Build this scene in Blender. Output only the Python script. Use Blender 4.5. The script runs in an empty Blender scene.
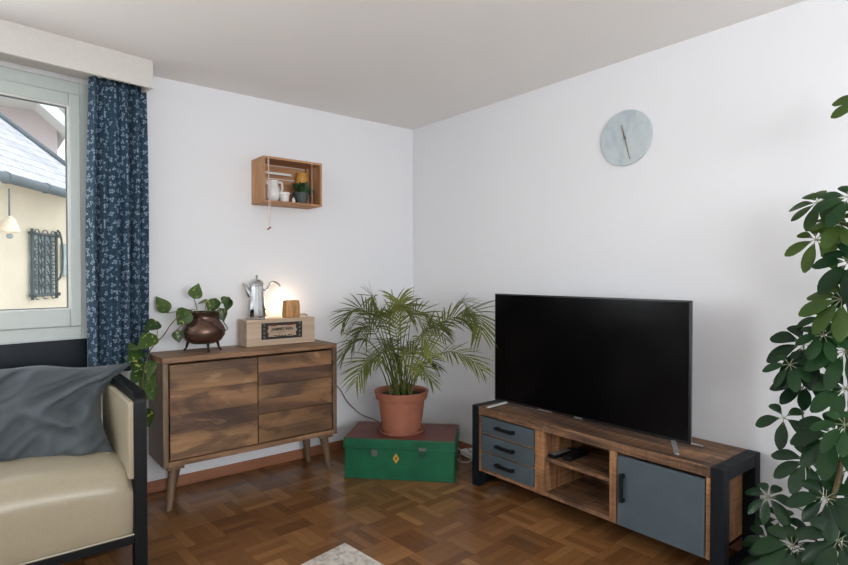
import bpy, bmesh, math, random
from mathutils import Vector, Matrix, noise
PI = math.pi
COL = bpy.context.scene.collection
V = Vector

# ------------------------------------------------------------------ camera
FPX = 553.0
PSI = math.radians(39.0235); PITCH = math.radians(0.8807)
CAM = V((-2.80616, -3.60738, 1.31516))
FW = V((math.sin(PSI)*math.cos(PITCH), math.cos(PSI)*math.cos(PITCH), -math.sin(PITCH)))
RT = V((math.cos(PSI), -math.sin(PSI), 0)); UP = RT.cross(FW)
cd = bpy.data.cameras.new('camera'); cam = bpy.data.objects.new('camera', cd); COL.objects.link(cam)
cd.sensor_width = 36; cd.lens = FPX/848*36; cd.clip_start = .05; cd.clip_end = 200
cam.matrix_world = Matrix((( RT.x, UP.x, -FW.x, CAM.x), (RT.y, UP.y, -FW.y, CAM.y), (RT.z, UP.z, -FW.z, CAM.z), (0,0,0,1)))
bpy.context.scene.camera = cam

def ray(px, py): return FW*FPX + RT*(px-424) + UP*(282.5-py)
def at(px, py, ax, v):
    d = ray(px, py); i = 'xyz'.index(ax); return CAM + d*((v-CAM[i])/d[i])
def atd(px, py, depth): return CAM + ray(px, py)*(depth/FPX)

# ------------------------------------------------------------------ materials
def srgb(r, g, b):
    f = lambda c: (c/255/12.92) if c/255 <= .04045 else ((c/255+.055)/1.055)**2.4
    return (f(r), f(g), f(b), 1)
class N:
    def __init__(s, name):
        s.m = bpy.data.materials.new(name); s.m.use_nodes = True
        s.t = s.m.node_tree; s.b = s.t.nodes['Principled BSDF']
    def n(s, typ, **kw):
        o = s.t.nodes.new(typ)
        for k, v in kw.items():
            if k.startswith('i_'):
                o.inputs[k[2:].replace('_', ' ')].default_value = v
            else: setattr(o, k, v)
        return o
    def l(s, a, b): s.t.links.new(a, b)
    def math(s, op, a, b=None, c=None):
        o = s.t.nodes.new('ShaderNodeMath'); o.operation = op
        for i, v in enumerate((a, b, c)):
            if v is None: continue
            if isinstance(v, (int, float)): o.inputs[i].default_value = v
            else: s.l(v, o.inputs[i])
        return o.outputs[0]
    def coord(s, kind='Object', scale=(1,1,1), rot=(0,0,0), loc=(0,0,0)):
        c = s.n('ShaderNodeTexCoord'); m = s.n('ShaderNodeMapping')
        m.inputs['Scale'].default_value = scale; m.inputs['Rotation'].default_value = rot; m.inputs['Location'].default_value = loc
        s.l(c.outputs[kind], m.inputs[0]); return m.outputs[0]
    def noise(s, vec, scale, detail=4, rough=.55, dist=0):
        o = s.n('ShaderNodeTexNoise'); s.l(vec, o.inputs['Vector'])
        o.inputs['Scale'].default_value = scale; o.inputs['Detail'].default_value = detail
        o.inputs['Roughness'].default_value = rough; o.inputs['Distortion'].default_value = dist
        return o.outputs['Fac']
    def ramp(s, fac, stops):
        o = s.n('ShaderNodeValToRGB'); e = o.color_ramp.elements
        while len(e) < len(stops): e.new(.5)
        for k, (p, c) in enumerate(stops): e[k].position = p; e[k].color = c
        s.l(fac, o.inputs[0]); return o.outputs[0]
    def mix(s, f, a, b, mode='MIX'):
        o = s.n('ShaderNodeMix', data_type='RGBA', blend_type=mode)
        for i, v in ((0, f), (6, a), (7, b)):
            if isinstance(v, (int, float, tuple)): o.inputs[i].default_value = v
            else: s.l(v, o.inputs[i])
        return o.outputs[2]
    def bump(s, h, strength=.2, dist=.002):
        o = s.n('ShaderNodeBump'); o.inputs['Strength'].default_value = strength; o.inputs['Distance'].default_value = dist
        s.l(h, o.inputs['Height']); s.l(o.outputs[0], s.b.inputs['Normal'])
    def base(s, c):
        if isinstance(c, tuple): s.b.inputs['Base Color'].default_value = c
        else: s.l(c, s.b.inputs['Base Color'])
        return s
    def set(s, **kw):
        for k, v in kw.items(): s.b.inputs[k.replace('_', ' ')].default_value = v
        return s

def simple(name, rgb, rough=.5, metal=0, var=.12, scale=30, bump=0, **kw):
    dk = 1.0 if min(rgb) > 150 else .78
    a = N(name); c = tuple(v*dk for v in srgb(*rgb)[:3]); vec = a.coord()
    f = a.noise(vec, scale, 5)
    lo = tuple(x*(1-var) for x in c[:3])+(1,); hi = tuple(min(1, x*(1+var)) for x in c[:3])+(1,)
    a.base(a.ramp(f, [(.3, lo), (.7, hi)])); a.set(Roughness=rough, Metallic=metal, **kw)
    if bump: a.bump(f, bump)
    return a.m

def wood(name, cols, axis='x', scale=1.0, rough=.5, seed=0, patch=1.0, bump=.25, knots=0, saw=0):
    a = N(name)
    st = {'x': (1.2, 14, 14), 'y': (14, 1.2, 14), 'z': (14, 14, 1.2)}[axis]
    info = a.n('ShaderNodeObjectInfo')
    vec = a.coord('Object', tuple(v*scale for v in st), loc=(seed*3.1, seed*1.7, seed*2.3))
    off = a.n('ShaderNodeVectorMath', operation='ADD'); a.l(vec, off.inputs[0])
    cmb = a.n('ShaderNodeCombineXYZ'); r = a.math('MULTIPLY', info.outputs['Random'], 37.0)
    for i in range(3): a.l(r, cmb.inputs[i])
    a.l(cmb.outputs[0], off.inputs[1]); vec = off.outputs[0]
    f1 = a.noise(vec, 1.1, 6, .62, 1.4)
    st2 = {'x': (.5, 2.2, 2.2), 'y': (2.2, .5, 2.2), 'z': (2.2, 2.2, .5)}[axis]
    v2 = a.coord('Object', tuple(v*scale for v in st2), loc=(seed, 0, 2*seed))
    off2 = a.n('ShaderNodeVectorMath', operation='ADD'); a.l(v2, off2.inputs[0]); a.l(cmb.outputs[0], off2.inputs[1])
    f2 = a.noise(off2.outputs[0], 2.4, 3, .5, 1.0)
    f = a.math('ADD', a.math('MULTIPLY', f1, 1-.45*patch), a.math('MULTIPLY', f2, .45*patch))
    n = len(cols); w_ = .34 if not knots else .26
    col = a.ramp(f, [(.5-w_/2+w_*i/(n-1), srgb(*c)) for i, c in enumerate(cols)])
    if knots:
        st3 = {'x': (1.6, 5, 5), 'y': (5, 1.6, 5), 'z': (5, 5, 1.6)}[axis]
        o3 = a.n('ShaderNodeVectorMath', operation='ADD'); a.l(a.coord('Object', st3, loc=(seed*.7, 0, seed)), o3.inputs[0]); a.l(cmb.outputs[0], o3.inputs[1])
        kn = a.noise(o3.outputs[0], 1.3, 4, .5, 2.0)
        km = a.ramp(kn, [(.53, (0,0,0,1)), (.64, (knots,)*3+(1,))])
        col = a.mix(km, col, srgb(66, 46, 36))
        km2 = a.ramp(kn, [(.28, (knots*.7,)*3+(1,)), (.38, (0,0,0,1))])
        col = a.mix(km2, col, srgb(192, 156, 116))
    if saw:
        st4 = {'x': (90, 3, 3), 'y': (3, 90, 3), 'z': (3, 3, 90)}[axis]
        sw = a.noise(a.coord('Object', st4), 1, 4, .7)
        col = a.mix(saw, col, a.ramp(sw, [(.35, (.25, .25, .25, 1)), (.65, (1, 1, 1, 1))]), 'MULTIPLY')
    a.base(col)
    a.set(Roughness=rough); a.bump(f1, bump, .002)
    return a.m

# parquet: squares of parallel strips, alternately turned
def parquet():
    a = N('parquet'); S = .195; NS = 4
    vec = a.coord('Object', rot=(0, 0, math.radians(-3.5)), loc=(.05, .02, 0))
    sp = a.n('ShaderNodeSeparateXYZ'); a.l(vec, sp.inputs[0])
    x = a.math('DIVIDE', sp.outputs[0], S); y = a.math('DIVIDE', sp.outputs[1], S)
    cx = a.math('FLOOR', x); cy = a.math('FLOOR', y)
    fx = a.math('FRACT', x); fy = a.math('FRACT', y)
    par = a.math('ABSOLUTE', a.math('MODULO', a.math('ADD', cx, cy), 2.0))
    u = a.math('ADD', a.math('MULTIPLY', par, fx), a.math('MULTIPLY', a.math('SUBTRACT', 1.0, par), fy))  # across
    w = a.math('ADD', a.math('MULTIPLY', par, fy), a.math('MULTIPLY', a.math('SUBTRACT', 1.0, par), fx))  # along
    us = a.math('MULTIPLY', u, NS); k = a.math('FLOOR', us); fu = a.math('FRACT', us)
    cb = a.n('ShaderNodeCombineXYZ'); a.l(cx, cb.inputs[0]); a.l(cy, cb.inputs[1]); a.l(k, cb.inputs[2])
    wn = a.n('ShaderNodeTexWhiteNoise'); a.l(cb.outputs[0], wn.inputs['Vector'])
    cb2 = a.n('ShaderNodeCombineXYZ'); a.l(cx, cb2.inputs[0]); a.l(cy, cb2.inputs[1])
    wn2 = a.n('ShaderNodeTexWhiteNoise'); a.l(cb2.outputs[0], wn2.inputs['Vector'])
    g = a.n('ShaderNodeCombineXYZ'); a.l(a.math('MULTIPLY', us, 6.0), g.inputs[0]); a.l(a.math('MULTIPLY', w, 1.2), g.inputs[1])
    a.l(a.math('MULTIPLY', wn.outputs['Value'], 50), g.inputs[2])
    gr = a.noise(g.outputs[0], 2.2, 5, .6, .6)
    big = a.noise(vec, 1.6, 3)
    f = a.math('ADD', a.math('ADD', a.math('MULTIPLY', wn.outputs['Value'], .30), a.math('MULTIPLY', wn2.outputs['Value'], .16)),
               a.math('ADD', a.math('MULTIPLY', gr, .38), a.math('MULTIPLY', big, .16)))
    col = a.ramp(f, [(.18, srgb(82, 54, 30)), (.45, srgb(116, 78, 45)), (.62, srgb(132, 92, 54)), (.9, srgb(168, 124, 78))])
    e1 = a.math('MINIMUM', fu, a.math('SUBTRACT', 1.0, fu)); e2 = a.math('MINIMUM', w, a.math('SUBTRACT', 1.0, w))
    gap = a.math('MINIMUM', a.math('DIVIDE', e1, NS), e2)
    gm = a.n('ShaderNodeMapRange'); gm.inputs[1].default_value = 0; gm.inputs[2].default_value = .006; a.l(gap, gm.inputs[0])
    col = a.mix(gm.outputs[0], srgb(80, 50, 28), col)
    a.base(col); a.set(Roughness=.24)
    a.b.inputs['Specular IOR Level'].default_value = .45
    a.bump(a.math('ADD', gm.outputs[0], a.math('MULTIPLY', gr, .15)), .12, .001)
    return a.m

M = {}
def wallmat(name, rgb, b=.08):
    a = N(name); vec = a.coord(); f = a.noise(vec, 90, 4)
    g = a.noise(vec, 1.2, 2); c = srgb(*rgb)
    a.base(a.ramp(g, [(.3, tuple(v*.985 for v in c[:3])+(1,)), (.7, c)])); a.set(Roughness=.85); a.bump(f, b, .002)
    return a.m
M['wall'] = wallmat('wall_paint', (235, 236, 239)); M['ceil'] = wallmat('ceiling_paint', (243, 241, 238))
M['floor'] = parquet()
M['frame_white'] = simple('window_frame_paint', (200, 208, 204), .35, var=.02)
M['valance'] = simple('valance_paint', (214, 211, 205), .6, var=.03)
M['baseboard'] = wood('baseboard_wood', [(128, 80, 56), (150, 98, 70), (168, 114, 84)], 'x', 1, .5)
M['black_metal'] = simple('black_metal', (16, 23, 29), .55, 0, .15, 60, .05)
M['chair_black'] = simple('black_lacquer', (5, 8, 11), .45, var=.1)
M['dark_panel'] = simple('dark_panel', (30, 38, 46), .3, var=.15, scale=4)
M['mango'] = wood('mango_wood', [(74, 54, 40), (120, 90, 64), (154, 120, 86), (180, 146, 106)], 'x', 1.0, .5, 1, knots=.6)
M['mango_case'] = wood('mango_case', [(104, 76, 54), (136, 102, 74), (162, 126, 94)], 'x', 1, .5, 4, .6, knots=.3)
M['mango_z'] = wood('mango_leg', [(82, 66, 52), (112, 90, 70), (140, 114, 90)], 'z', 1, .5, 4, .6)
for i, c in enumerate([[(96, 68, 48), (134, 98, 68), (164, 124, 88)], [(56, 42, 35), (88, 64, 49), (128, 96, 72)], [(88, 68, 52), (148, 112, 78), (188, 148, 106)], [(86, 64, 47), (126, 94, 64), (158, 120, 82)]]):
    M['plank%d' % i] = wood('mango_plank', c, 'x', .75, .5, i+5, 1.3, knots=.6)
M['rustic'] = wood('rustic_wood', [(72, 48, 34), (112, 80, 56), (150, 110, 78), (180, 138, 98)], 'y', 1.3, .6, 2, .8, .6, knots=.55, saw=.6)
M['rustic_z'] = wood('rustic_post', [(104, 70, 44), (156, 110, 72), (186, 136, 92)], 'z', 1.3, .6, 2, .6, .6, knots=.35, saw=.6)
M['slate'] = simple('slate_blue_paint', (84, 97, 104), .5, var=.07, scale=12)
M['crate'] = wood('crate_wood', [(150, 106, 70), (182, 136, 94), (202, 160, 116)], 'z', 1, .6, 3, .7)
M['crate_x'] = wood('crate_wood_long', [(140, 96, 62), (176, 128, 88), (200, 156, 112)], 'x', 1, .6, 3, .7)
M['box'] = wood('pine_box', [(176, 152, 128), (196, 174, 150), (210, 190, 166)], 'x', .6, .6, 7, .6, .1)
M['log'] = wood('log_wood', [(150, 104, 62), (186, 138, 88), (210, 166, 114)], 'z', 2, .6, 7, .6)
M['leather'] = simple('cream_leather', (182, 170, 145), .3, var=.03, scale=60, bump=.05)
M['cushion'] = simple('grey_cushion_cloth', (80, 88, 93), .8, var=.07, scale=8, bump=.1)
M['cushion'].node_tree.nodes['Principled BSDF'].inputs['Sheen Weight'].default_value = .15
M['screen'] = N('tv_screen').base((.002, .002, .0025, 1)).set(Roughness=.16, IOR=1.22).m
M['bezel'] = simple('tv_bezel', (12, 13, 15), .3)
M['bezel_grey'] = simple('tv_back_shell', (120, 124, 130), .4)
M['silver'] = simple('brushed_silver', (176, 178, 180), .4, .7)
M['chrome'] = simple('polished_pewter', (196, 198, 198), .16, 1.0, .05, 10)
M['copper'] = simple('dark_copper', (108, 82, 70), .26, .65, .25, 12, .1)
M['copper_leg'] = simple('dark_iron', (52, 44, 40), .4, .7)
M['terracotta'] = simple('terracotta', (170, 106, 82), .7, var=.1, scale=14, bump=.1)
M['soil'] = simple('potting_soil', (50, 36, 26), .95, var=.5, scale=80, bump=.8)
M['chest_green'] = simple('green_painted_metal', (24, 100, 67), .45, 0, .22, 9, .1)
M['chest_top'] = simple('maroon_painted_metal', (112, 58, 50), .5, 0, .25, 8, .1)
M['latch'] = simple('worn_metal', (140, 150, 138), .4, .8)
M['latch_green'] = simple('latch_painted', (40, 92, 68), .45, .3)
M['yellow'] = simple('yellow_emblem', (214, 164, 58), .5)
M['emblem_dark'] = simple('emblem_mark', (96, 60, 24), .5)
M['black'] = simple('black_plastic', (16, 17, 20), .4)
M['cord_black'] = simple('black_cord', (26, 24, 26), .5)
M['white_plastic'] = simple('white_plastic', (226, 226, 222), .4, var=.03)
M['ceramic'] = simple('white_ceramic', (226, 224, 220), .25, var=.03)
M['pot_grey'] = simple('grey_green_pot', (74, 86, 84), .5)
M['rope'] = simple('pink_white_string', (226, 198, 192), .8)
M['bead'] = simple('red_bead', (150, 84, 78), .5)
M['brass'] = simple('brass', (176, 168, 140), .35, .9)
M['orange'] = simple('amber_glass_lampion', (232, 170, 78), .5)
M['label_dark'] = simple('label_ink', (42, 42, 44), .7, var=.25, scale=120)
M['label_paper'] = simple('label_paper', (196, 172, 146), .8)
M['red_ink'] = simple('label_red_ink', (118, 52, 36), .8)
M['bark'] = simple('plant_stem', (96, 84, 52), .7, var=.25)
M['stem_green'] = simple('green_stem', (92, 108, 54), .6)
M['petiole'] = simple('pale_petiole', (146, 152, 122), .6)
M['petiole_dark'] = simple('dark_petiole', (64, 72, 52), .6)

def leafmat(name, dark, light, rough=.35, trans=.12, sc=6, var=None):
    a = N(name); info = a.n('ShaderNodeObjectInfo'); vec = a.coord()
    f = a.math('ADD', a.math('MULTIPLY', a.noise(vec, sc, 3), .65), a.math('MULTIPLY', info.outputs['Random'], .35))
    c = a.ramp(f, [(.3, srgb(*dark)), (.7, srgb(*light))])
    if var:
        g = a.noise(vec, 34, 3, .6, .8); g2 = a.ramp(g, [(.60, (0,0,0,1)), (.66, (1,1,1,1))])
        c = a.mix(g2, c, srgb(*var))
    a.base(c); a.set(Roughness=rough)
    a.b.inputs['Transmission Weight'].default_value = 0
    a.b.inputs['Subsurface Weight'].default_value = 0
    tr = a.n('ShaderNodeBsdfTranslucent'); a.l(c, tr.inputs[0]); ms = a.n('ShaderNodeMixShader'); ms.inputs[0].default_value = trans
    out = a.t.nodes['Material Output']; a.l(a.b.outputs[0], ms.inputs[1]); a.l(tr.outputs[0], ms.inputs[2]); a.l(ms.outputs[0], out.inputs[0])
    return a.m
M['palm'] = leafmat('palm_leaf', (66, 78, 32), (124, 130, 62), .5, .2, 8)
M['palm_stem'] = simple('palm_stem', (112, 118, 62), .6, var=.25)
M['scheff'] = leafmat('umbrella_plant_leaf', (15, 38, 22), (34, 66, 32), .3, .08, 5)
M['scheff_light'] = leafmat('umbrella_plant_young_leaf', (34, 58, 26), (66, 86, 34), .36, .12, 5)
M['pothos'] = leafmat('pothos_leaf', (38, 62, 28), (76, 100, 44), .35, .15, 9, (172, 172, 92))
M['darkleaf'] = leafmat('dark_leaf', (30, 52, 26), (62, 88, 42), .4, .1, 9)

def marble():
    a = N('pale_marble'); vec = a.coord('Object', (1, 3, 1.6), rot=(.7, 0, 0))
    f = a.noise(vec, 2.6, 6, .6, 1.2)
    a.base(a.ramp(f, [(.3, srgb(160, 176, 182)), (.45, srgb(184, 196, 202)), (.6, srgb(198, 206, 208)), (.75, srgb(178, 192, 200))])); a.set(Roughness=.35)
    return a.m
M['marble'] = marble()

def curtain_mat():
    a = N('blue_floral_cloth')
    vec = a.coord('UV')
    vo = a.n('ShaderNodeTexVoronoi', voronoi_dimensions='2D'); vo.inputs['Scale'].default_value = 25; vo.inputs['Randomness'].default_value = .7
    a.l(vec, vo.inputs['Vector'])
    sc = a.n('ShaderNodeVectorMath', operation='SCALE'); sc.inputs['Scale'].default_value = 1
    df = a.n('ShaderNodeVectorMath', operation='SUBTRACT'); a.l(vec, df.inputs[0]); a.l(vo.outputs['Position'], df.inputs[1])
    sp = a.n('ShaderNodeSeparateXYZ'); a.l(df.outputs[0], sp.inputs[0])
    ang = a.math('ARCTAN2', sp.outputs[1], sp.outputs[0])
    rnd = a.n('ShaderNodeSeparateColor'); a.l(vo.outputs['Color'], rnd.inputs[0])
    ph = a.math('MULTIPLY', rnd.outputs[0], 6.28)
    pet = a.math('ABSOLUTE', a.math('SINE', a.math('ADD', a.math('MULTIPLY', ang, 1.5), ph)))
    r = a.math('SQRT', a.math('ADD', a.math('MULTIPLY', sp.outputs[0], sp.outputs[0]), a.math('MULTIPLY', sp.outputs[1], sp.outputs[1])))
    lim = a.math('MULTIPLY', a.math('ADD', .25, a.math('MULTIPLY', pet, .75)), .0138)
    mask = a.math('LESS_THAN', r, lim)
    core = a.math('GREATER_THAN', r, .003)
    mask = a.math('MULTIPLY', mask, core)
    vo2 = a.n('ShaderNodeTexVoronoi', voronoi_dimensions='2D'); vo2.inputs['Scale'].default_value = 62; a.l(vec, vo2.inputs['Vector'])
    m2 = a.math('LESS_THAN', vo2.outputs['Distance'], .16)
    mask = a.math('MAXIMUM', mask, a.math('MULTIPLY', m2, .3))
    g = a.noise(vec, 9, 3)
    bg = a.ramp(g, [(.3, srgb(40, 66, 86)), (.7, srgb(52, 82, 102))])
    a.base(a.mix(mask, bg, srgb(148, 168, 188))); a.set(Roughness=.85); cc_ = a.b.inputs['Base Color'].links[0].from_socket
    trn = a.n('ShaderNodeBsdfTranslucent'); a.l(cc_, trn.inputs[0]); ms = a.n('ShaderNodeMixShader'); ms.inputs[0].default_value = .12; out = a.t.nodes['Material Output']
    a.l(a.b.outputs[0], ms.inputs[1]); a.l(trn.outputs[0], ms.inputs[2]); a.l(ms.outputs[0], out.inputs[0])
    return a.m
M['curtain'] = curtain_mat()

def rug_mat():
    a = N('pale_rug'); vec = a.coord(); f = a.noise(vec, 22, 6, .7, .6)
    a.base(a.ramp(f, [(.35, srgb(150, 140, 130)), (.5, srgb(196, 188, 178)), (.65, srgb(214, 208, 200))])); a.set(Roughness=.95); a.bump(a.noise(vec, 260, 3), .8, .004)
    return a.m
M['rug'] = rug_mat()
def roofmat():
    a = N('pale_roof_tiles'); 
    uv = a.coord('UV', (1, 1, 1)); br = a.n('ShaderNodeTexBrick'); a.l(uv, br.inputs['Vector'])
    br.inputs['Color1'].default_value = srgb(216, 216, 218); br.inputs['Color2'].default_value = srgb(190, 192, 196); br.inputs['Mortar'].default_value = srgb(150, 150, 152)
    br.inputs['Scale'].default_value = 1; br.inputs['Brick Width'].default_value = .3; br.inputs['Row Height'].default_value = .26; br.inputs['Mortar Size'].default_value = .012
    a.base(br.outputs['Color']); a.set(Roughness=.8); return a.m
M['roof'] = roofmat()
M['stucco'] = simple('cream_stucco', (232, 220, 196), .9, var=.04, scale=3, bump=.1)
M['stucco_grey'] = simple('pink_grey_stucco', (196, 186, 186), .9, var=.03, scale=2)
M['eave_white'] = simple('white_eave', (232, 234, 232), .7, var=.03)
M['gutter'] = simple('zinc_gutter', (116, 128, 132), .6, 0, .15, 3)
M['grille'] = simple('grey_green_ironwork', (84, 96, 96), .5)
M['win_dark'] = simple('reflecting_window_pane', (156, 170, 170), .25, 0, .5, 3)  # pane colour lightened to paint in the light mirrored by the glass
M['ground'] = simple('courtyard_gravel', (150, 148, 140), .95, var=.2, scale=6)
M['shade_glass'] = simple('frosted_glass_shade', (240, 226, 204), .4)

glass = N('window_glass'); g_ = glass.t
gl = glass.n('ShaderNodeBsdfGlossy'); gl.inputs['Roughness'].default_value = .02
tr = glass.n('ShaderNodeBsdfTransparent'); mx = glass.n('ShaderNodeMixShader'); mx.inputs[0].default_value = .012
glass.l(tr.outputs[0], mx.inputs[1]); glass.l(gl.outputs[0], mx.inputs[2]); glass.l(mx.outputs[0], g_.nodes['Material Output'].inputs[0])
M['glass'] = glass.m
bulb = N('glowing_bulb'); bulb.base((1, .9, .75, 1)); bulb.b.inputs['Emission Color'].default_value = (1, .72, .42, 1); bulb.b.inputs['Emission Strength'].default_value = 12
M['bulb'] = bulb.m

for k_, v_ in (('black_metal', .22), ('chair_black', .25), ('slate', .3), ('scheff', .3), ('scheff_light', .3), ('dark_panel', .3), ('black', .3), ('palm', .3), ('pothos', .35), ('chest_green', .35)):
    M[k_].node_tree.nodes['Principled BSDF'].inputs['Specular IOR Level'].default_value = v_

# ------------------------------------------------------------------ mesh builder
class MB:
    def __init__(s, mat=None): s.bm = bmesh.new(); s.M = mat or Matrix(); s.uvl = None
    def v(s, p): return s.bm.verts.new(s.M @ V(p))
    def face(s, vs):
        try: return s.bm.faces.new(vs)
        except ValueError: return None
    def box(s, a, b, bev=0):
        x0, y0, z0 = [min(a[i], b[i]) for i in range(3)]; x1, y1, z1 = [max(a[i], b[i]) for i in range(3)]
        vs = [s.v(p) for p in ((x0,y0,z0),(x1,y0,z0),(x1,y1,z0),(x0,y1,z0),(x0,y0,z1),(x1,y0,z1),(x1,y1,z1),(x0,y1,z1))]
        fs = [s.face([vs[i] for i in q]) for q in ((3,2,1,0),(4,5,6,7),(0,1,5,4),(1,2,6,5),(2,3,7,6),(3,0,4,7))]
        if bev:
            es = list({e for f in fs for e in f.edges})
            bmesh.ops.bevel(s.bm, geom=es, offset=bev, segments=3, profile=.6, affect='EDGES')
        return s
    def prism(s, pts, thick):   # planar polygon extruded along a vector
        t = V(thick); a = [s.v(p) for p in pts]; b = [s.v(V(p)+t) for p in pts]; n = len(pts)
        s.face(a[::-1]); s.face(b)
        for i in range(n): s.face([a[i], a[(i+1)%n], b[(i+1)%n], b[i]])
        return s
    def rings(s, rings, close=True, cap=True):
        R = [[s.v(p) for p in r] for r in rings]; n = len(R[0])
        for a, b in zip(R, R[1:]):
            for i in range(n if close else n-1):
                s.face([a[i], a[(i+1)%n], b[(i+1)%n], b[i]])
        if cap and close: s.face(R[0][::-1]); s.face(R[-1])
        return s
    def lathe(s, prof, c=(0,0,0), n=32, cap=True, squash=(1,1)):
        return s.rings([[(c[0]+r*math.cos(2*PI*k/n)*squash[0], c[1]+r*math.sin(2*PI*k/n)*squash[1], c[2]+z) for k in range(n)] for r, z in prof], cap=cap)
    def tube(s, pts, r, n=8):
        pts = [V(p) for p in pts]; rs = r if isinstance(r, (list, tuple)) else [r]*len(pts); out = []
        u = None
        for i, p in enumerate(pts):
            t = (pts[min(i+1, len(pts)-1)]-pts[max(i-1, 0)]).normalized()
            if u is None: u = t.orthogonal().normalized()
            else:
                u = (u - t*u.dot(t))
                u = u.normalized() if u.length > 1e-6 else t.orthogonal().normalized()
            w = t.cross(u)
            out.append([p+(u*math.cos(2*PI*k/n)+w*math.sin(2*PI*k/n))*rs[i] for k in range(n)])
        return s.rings(out)
    def leaf(s, base, d, nrm, L, W, prof, droop=.1, fold=.15, side_curl=0):
        d = V(d).normalized(); nrm = V(nrm); nrm = (nrm-d*nrm.dot(d)).normalized(); sd = nrm.cross(d)
        rows = []; k = len(prof)-1
        for i, w in enumerate(prof):
            t = i/k; p = V(base)+d*L*t+V((0,0,-1))*droop*L*t*t + sd*side_curl*L*t*t
            w = w*W/2
            rows.append([s.v(p-sd*w+nrm*fold*w), s.v(p-sd*w*.5+nrm*fold*w*.35), s.v(p), s.v(p+sd*w*.5+nrm*fold*w*.35), s.v(p+sd*w+nrm*fold*w)])
        for a, b in zip(rows, rows[1:]):
            for j in range(4): s.face([a[j], a[j+1], b[j+1], b[j]])
        return s
    def sphere(s, c, r, n=16, sq=(1,1,1)):
        m = n//2; prof = [[(c[0]+r*sq[0]*math.sin(PI*i/m)*math.cos(2*PI*k/n), c[1]+r*sq[1]*math.sin(PI*i/m)*math.sin(2*PI*k/n), c[2]-r*sq[2]*math.cos(PI*i/m)) for k in range(n)] for i in range(1, m)]
        return s.rings(prof)
    def build(s, name, mat, parent=None, smooth=False, bevel=0, subd=0, merge=False, angle=None):
        if merge: bmesh.ops.remove_doubles(s.bm, verts=s.bm.verts, dist=1e-5)
        bmesh.ops.recalc_face_normals(s.bm, faces=s.bm.faces)
        vs = s.bm.verts
        if parent: org = V(parent['_o'])
        else:
            xs = [v.co.x for v in vs]; ys = [v.co.y for v in vs]; zs = [v.co.z for v in vs]
            org = V(((min(xs)+max(xs))/2, (min(ys)+max(ys))/2, min(zs)))
        for v in vs: v.co -= org
        me = bpy.data.meshes.new(name); s.bm.to_mesh(me); s.bm.free()
        me.materials.append(mat)
        if smooth or bevel:
            for p in me.polygons: p.use_smooth = True
        if (smooth or bevel) and not subd:
            try: me.set_sharp_from_angle(angle=math.radians(angle or 40))
            except Exception: pass
        o = bpy.data.objects.new(name, me); COL.objects.link(o)
        o['_o'] = list(org)
        if parent: o.parent = parent; o.location = (0,0,0)
        else: o.location = org
        if bevel:
            b = o.modifiers.new('bevel', 'BEVEL'); b.width = bevel; b.segments = 2; b.limit_method = 'ANGLE'; b.angle_limit = math.radians(40)
        if subd:
            b = o.modifiers.new('subd', 'SUBSURF'); b.levels = b.render_levels = subd
        return o
def thing(name, label, cat, loc, group=None):
    o = bpy.data.objects.new(name, None); COL.objects.link(o); o.location = loc; o['_o'] = list(loc); o.empty_display_size = .1
    o['label'] = label; o['category'] = cat
    if group: o['group'] = group
    return o
def tag(o, label, cat, group=None):
    o['label'] = label; o['category'] = cat
    if group: o['group'] = group
    return o
def struct(o): o['kind'] = 'structure'; return o
def sub(parent_obj):  # an origin record for sub-parts (parts sit at their parent's origin)
    return parent_obj
def bez(p, n=20):
    p = [V(q) for q in p]; out = []
    for i in range(n+1):
        t = i/n; q = p
        while len(q) > 1: q = [a.lerp(b, t) for a, b in zip(q, q[1:])]
        out.append(q[0])
    return out
def cat_rom(P, n=8):
    P = [V(p) for p in P]; P = [P[0]*2-P[1]]+P+[P[-1]*2-P[-2]]; out = []
    for i in range(1, len(P)-2):
        for k in range(n):
            t = k/n; a, b, c, d = P[i-1:i+3]
            out.append(.5*((2*b)+(c-a)*t+(2*a-5*b+4*c-d)*t*t+(3*b-a-3*c+d)*t**3))
    out.append(P[-2]); return out

# ------------------------------------------------------------------ room shell
H = 2.5; XL = -4.9; YB = -5.6; T = .2
WM = Matrix.Translation((-2.315, 0, 0)) @ Matrix.Rotation(math.radians(8.8), 4, 'Z')   # the window wall bends slightly into the room
W1 = (-.98, .035, .957, 2.375)       # window openings, along the window wall
W2 = (-2.5, -1.2, .957, 2.30)  # out-of-view opening, added to hold the side fill lamp
WB = (-3.9, -.9, .9, 2.35)            # unseen window behind the camera, added and sized to let fill light in
struct(MB().box((XL-T, YB-T, -.1), (T, T, 0)).build('floor', M['floor']))
struct(MB().box((XL-T, YB-T, H), (T, T, H+.12)).build('ceiling', M['ceil']))
def wall_y(mb, y0, y1, xa, xb, holes):
    xs = xa
    for (a, b, z0, z1) in sorted(holes):
        mb.box((xs, y0, 0), (a, y1, H)); mb.box((a, y0, 0), (b, y1, z0)); mb.box((a, y0, z1), (b, y1, H)); xs = b
    if xb > xs: mb.box((xs, y0, 0), (xb, y1, H))
    return mb
struct(wall_y(MB(WM), 0, T, -2.75, .035, [W1, W2]).build('wall_left', M['wall']))
struct(MB().box((-2.281, 0, 0), (T, T, H)).build('wall_back', M['wall']))
struct(MB().box((0, YB-T, 0), (T, 0, H)).build('wall_right', M['wall']))
struct(MB().box((XL-T, YB, 0), (XL, 0, H)).build('wall_far_left', M['wall']))
struct(wall_y(MB(), YB-T, YB, XL, 0, [WB]).build('wall_near', M['wall']))
struct(MB().box((-2.28, -.013, 0), (0, 0, .068)).build('baseboard_back', M['baseboard'], bevel=.003))
struct(MB(WM).box((-2.6, -.013, 0), (.03, 0, .068)).build('baseboard_left', M['baseboard'], bevel=.003))
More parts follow.
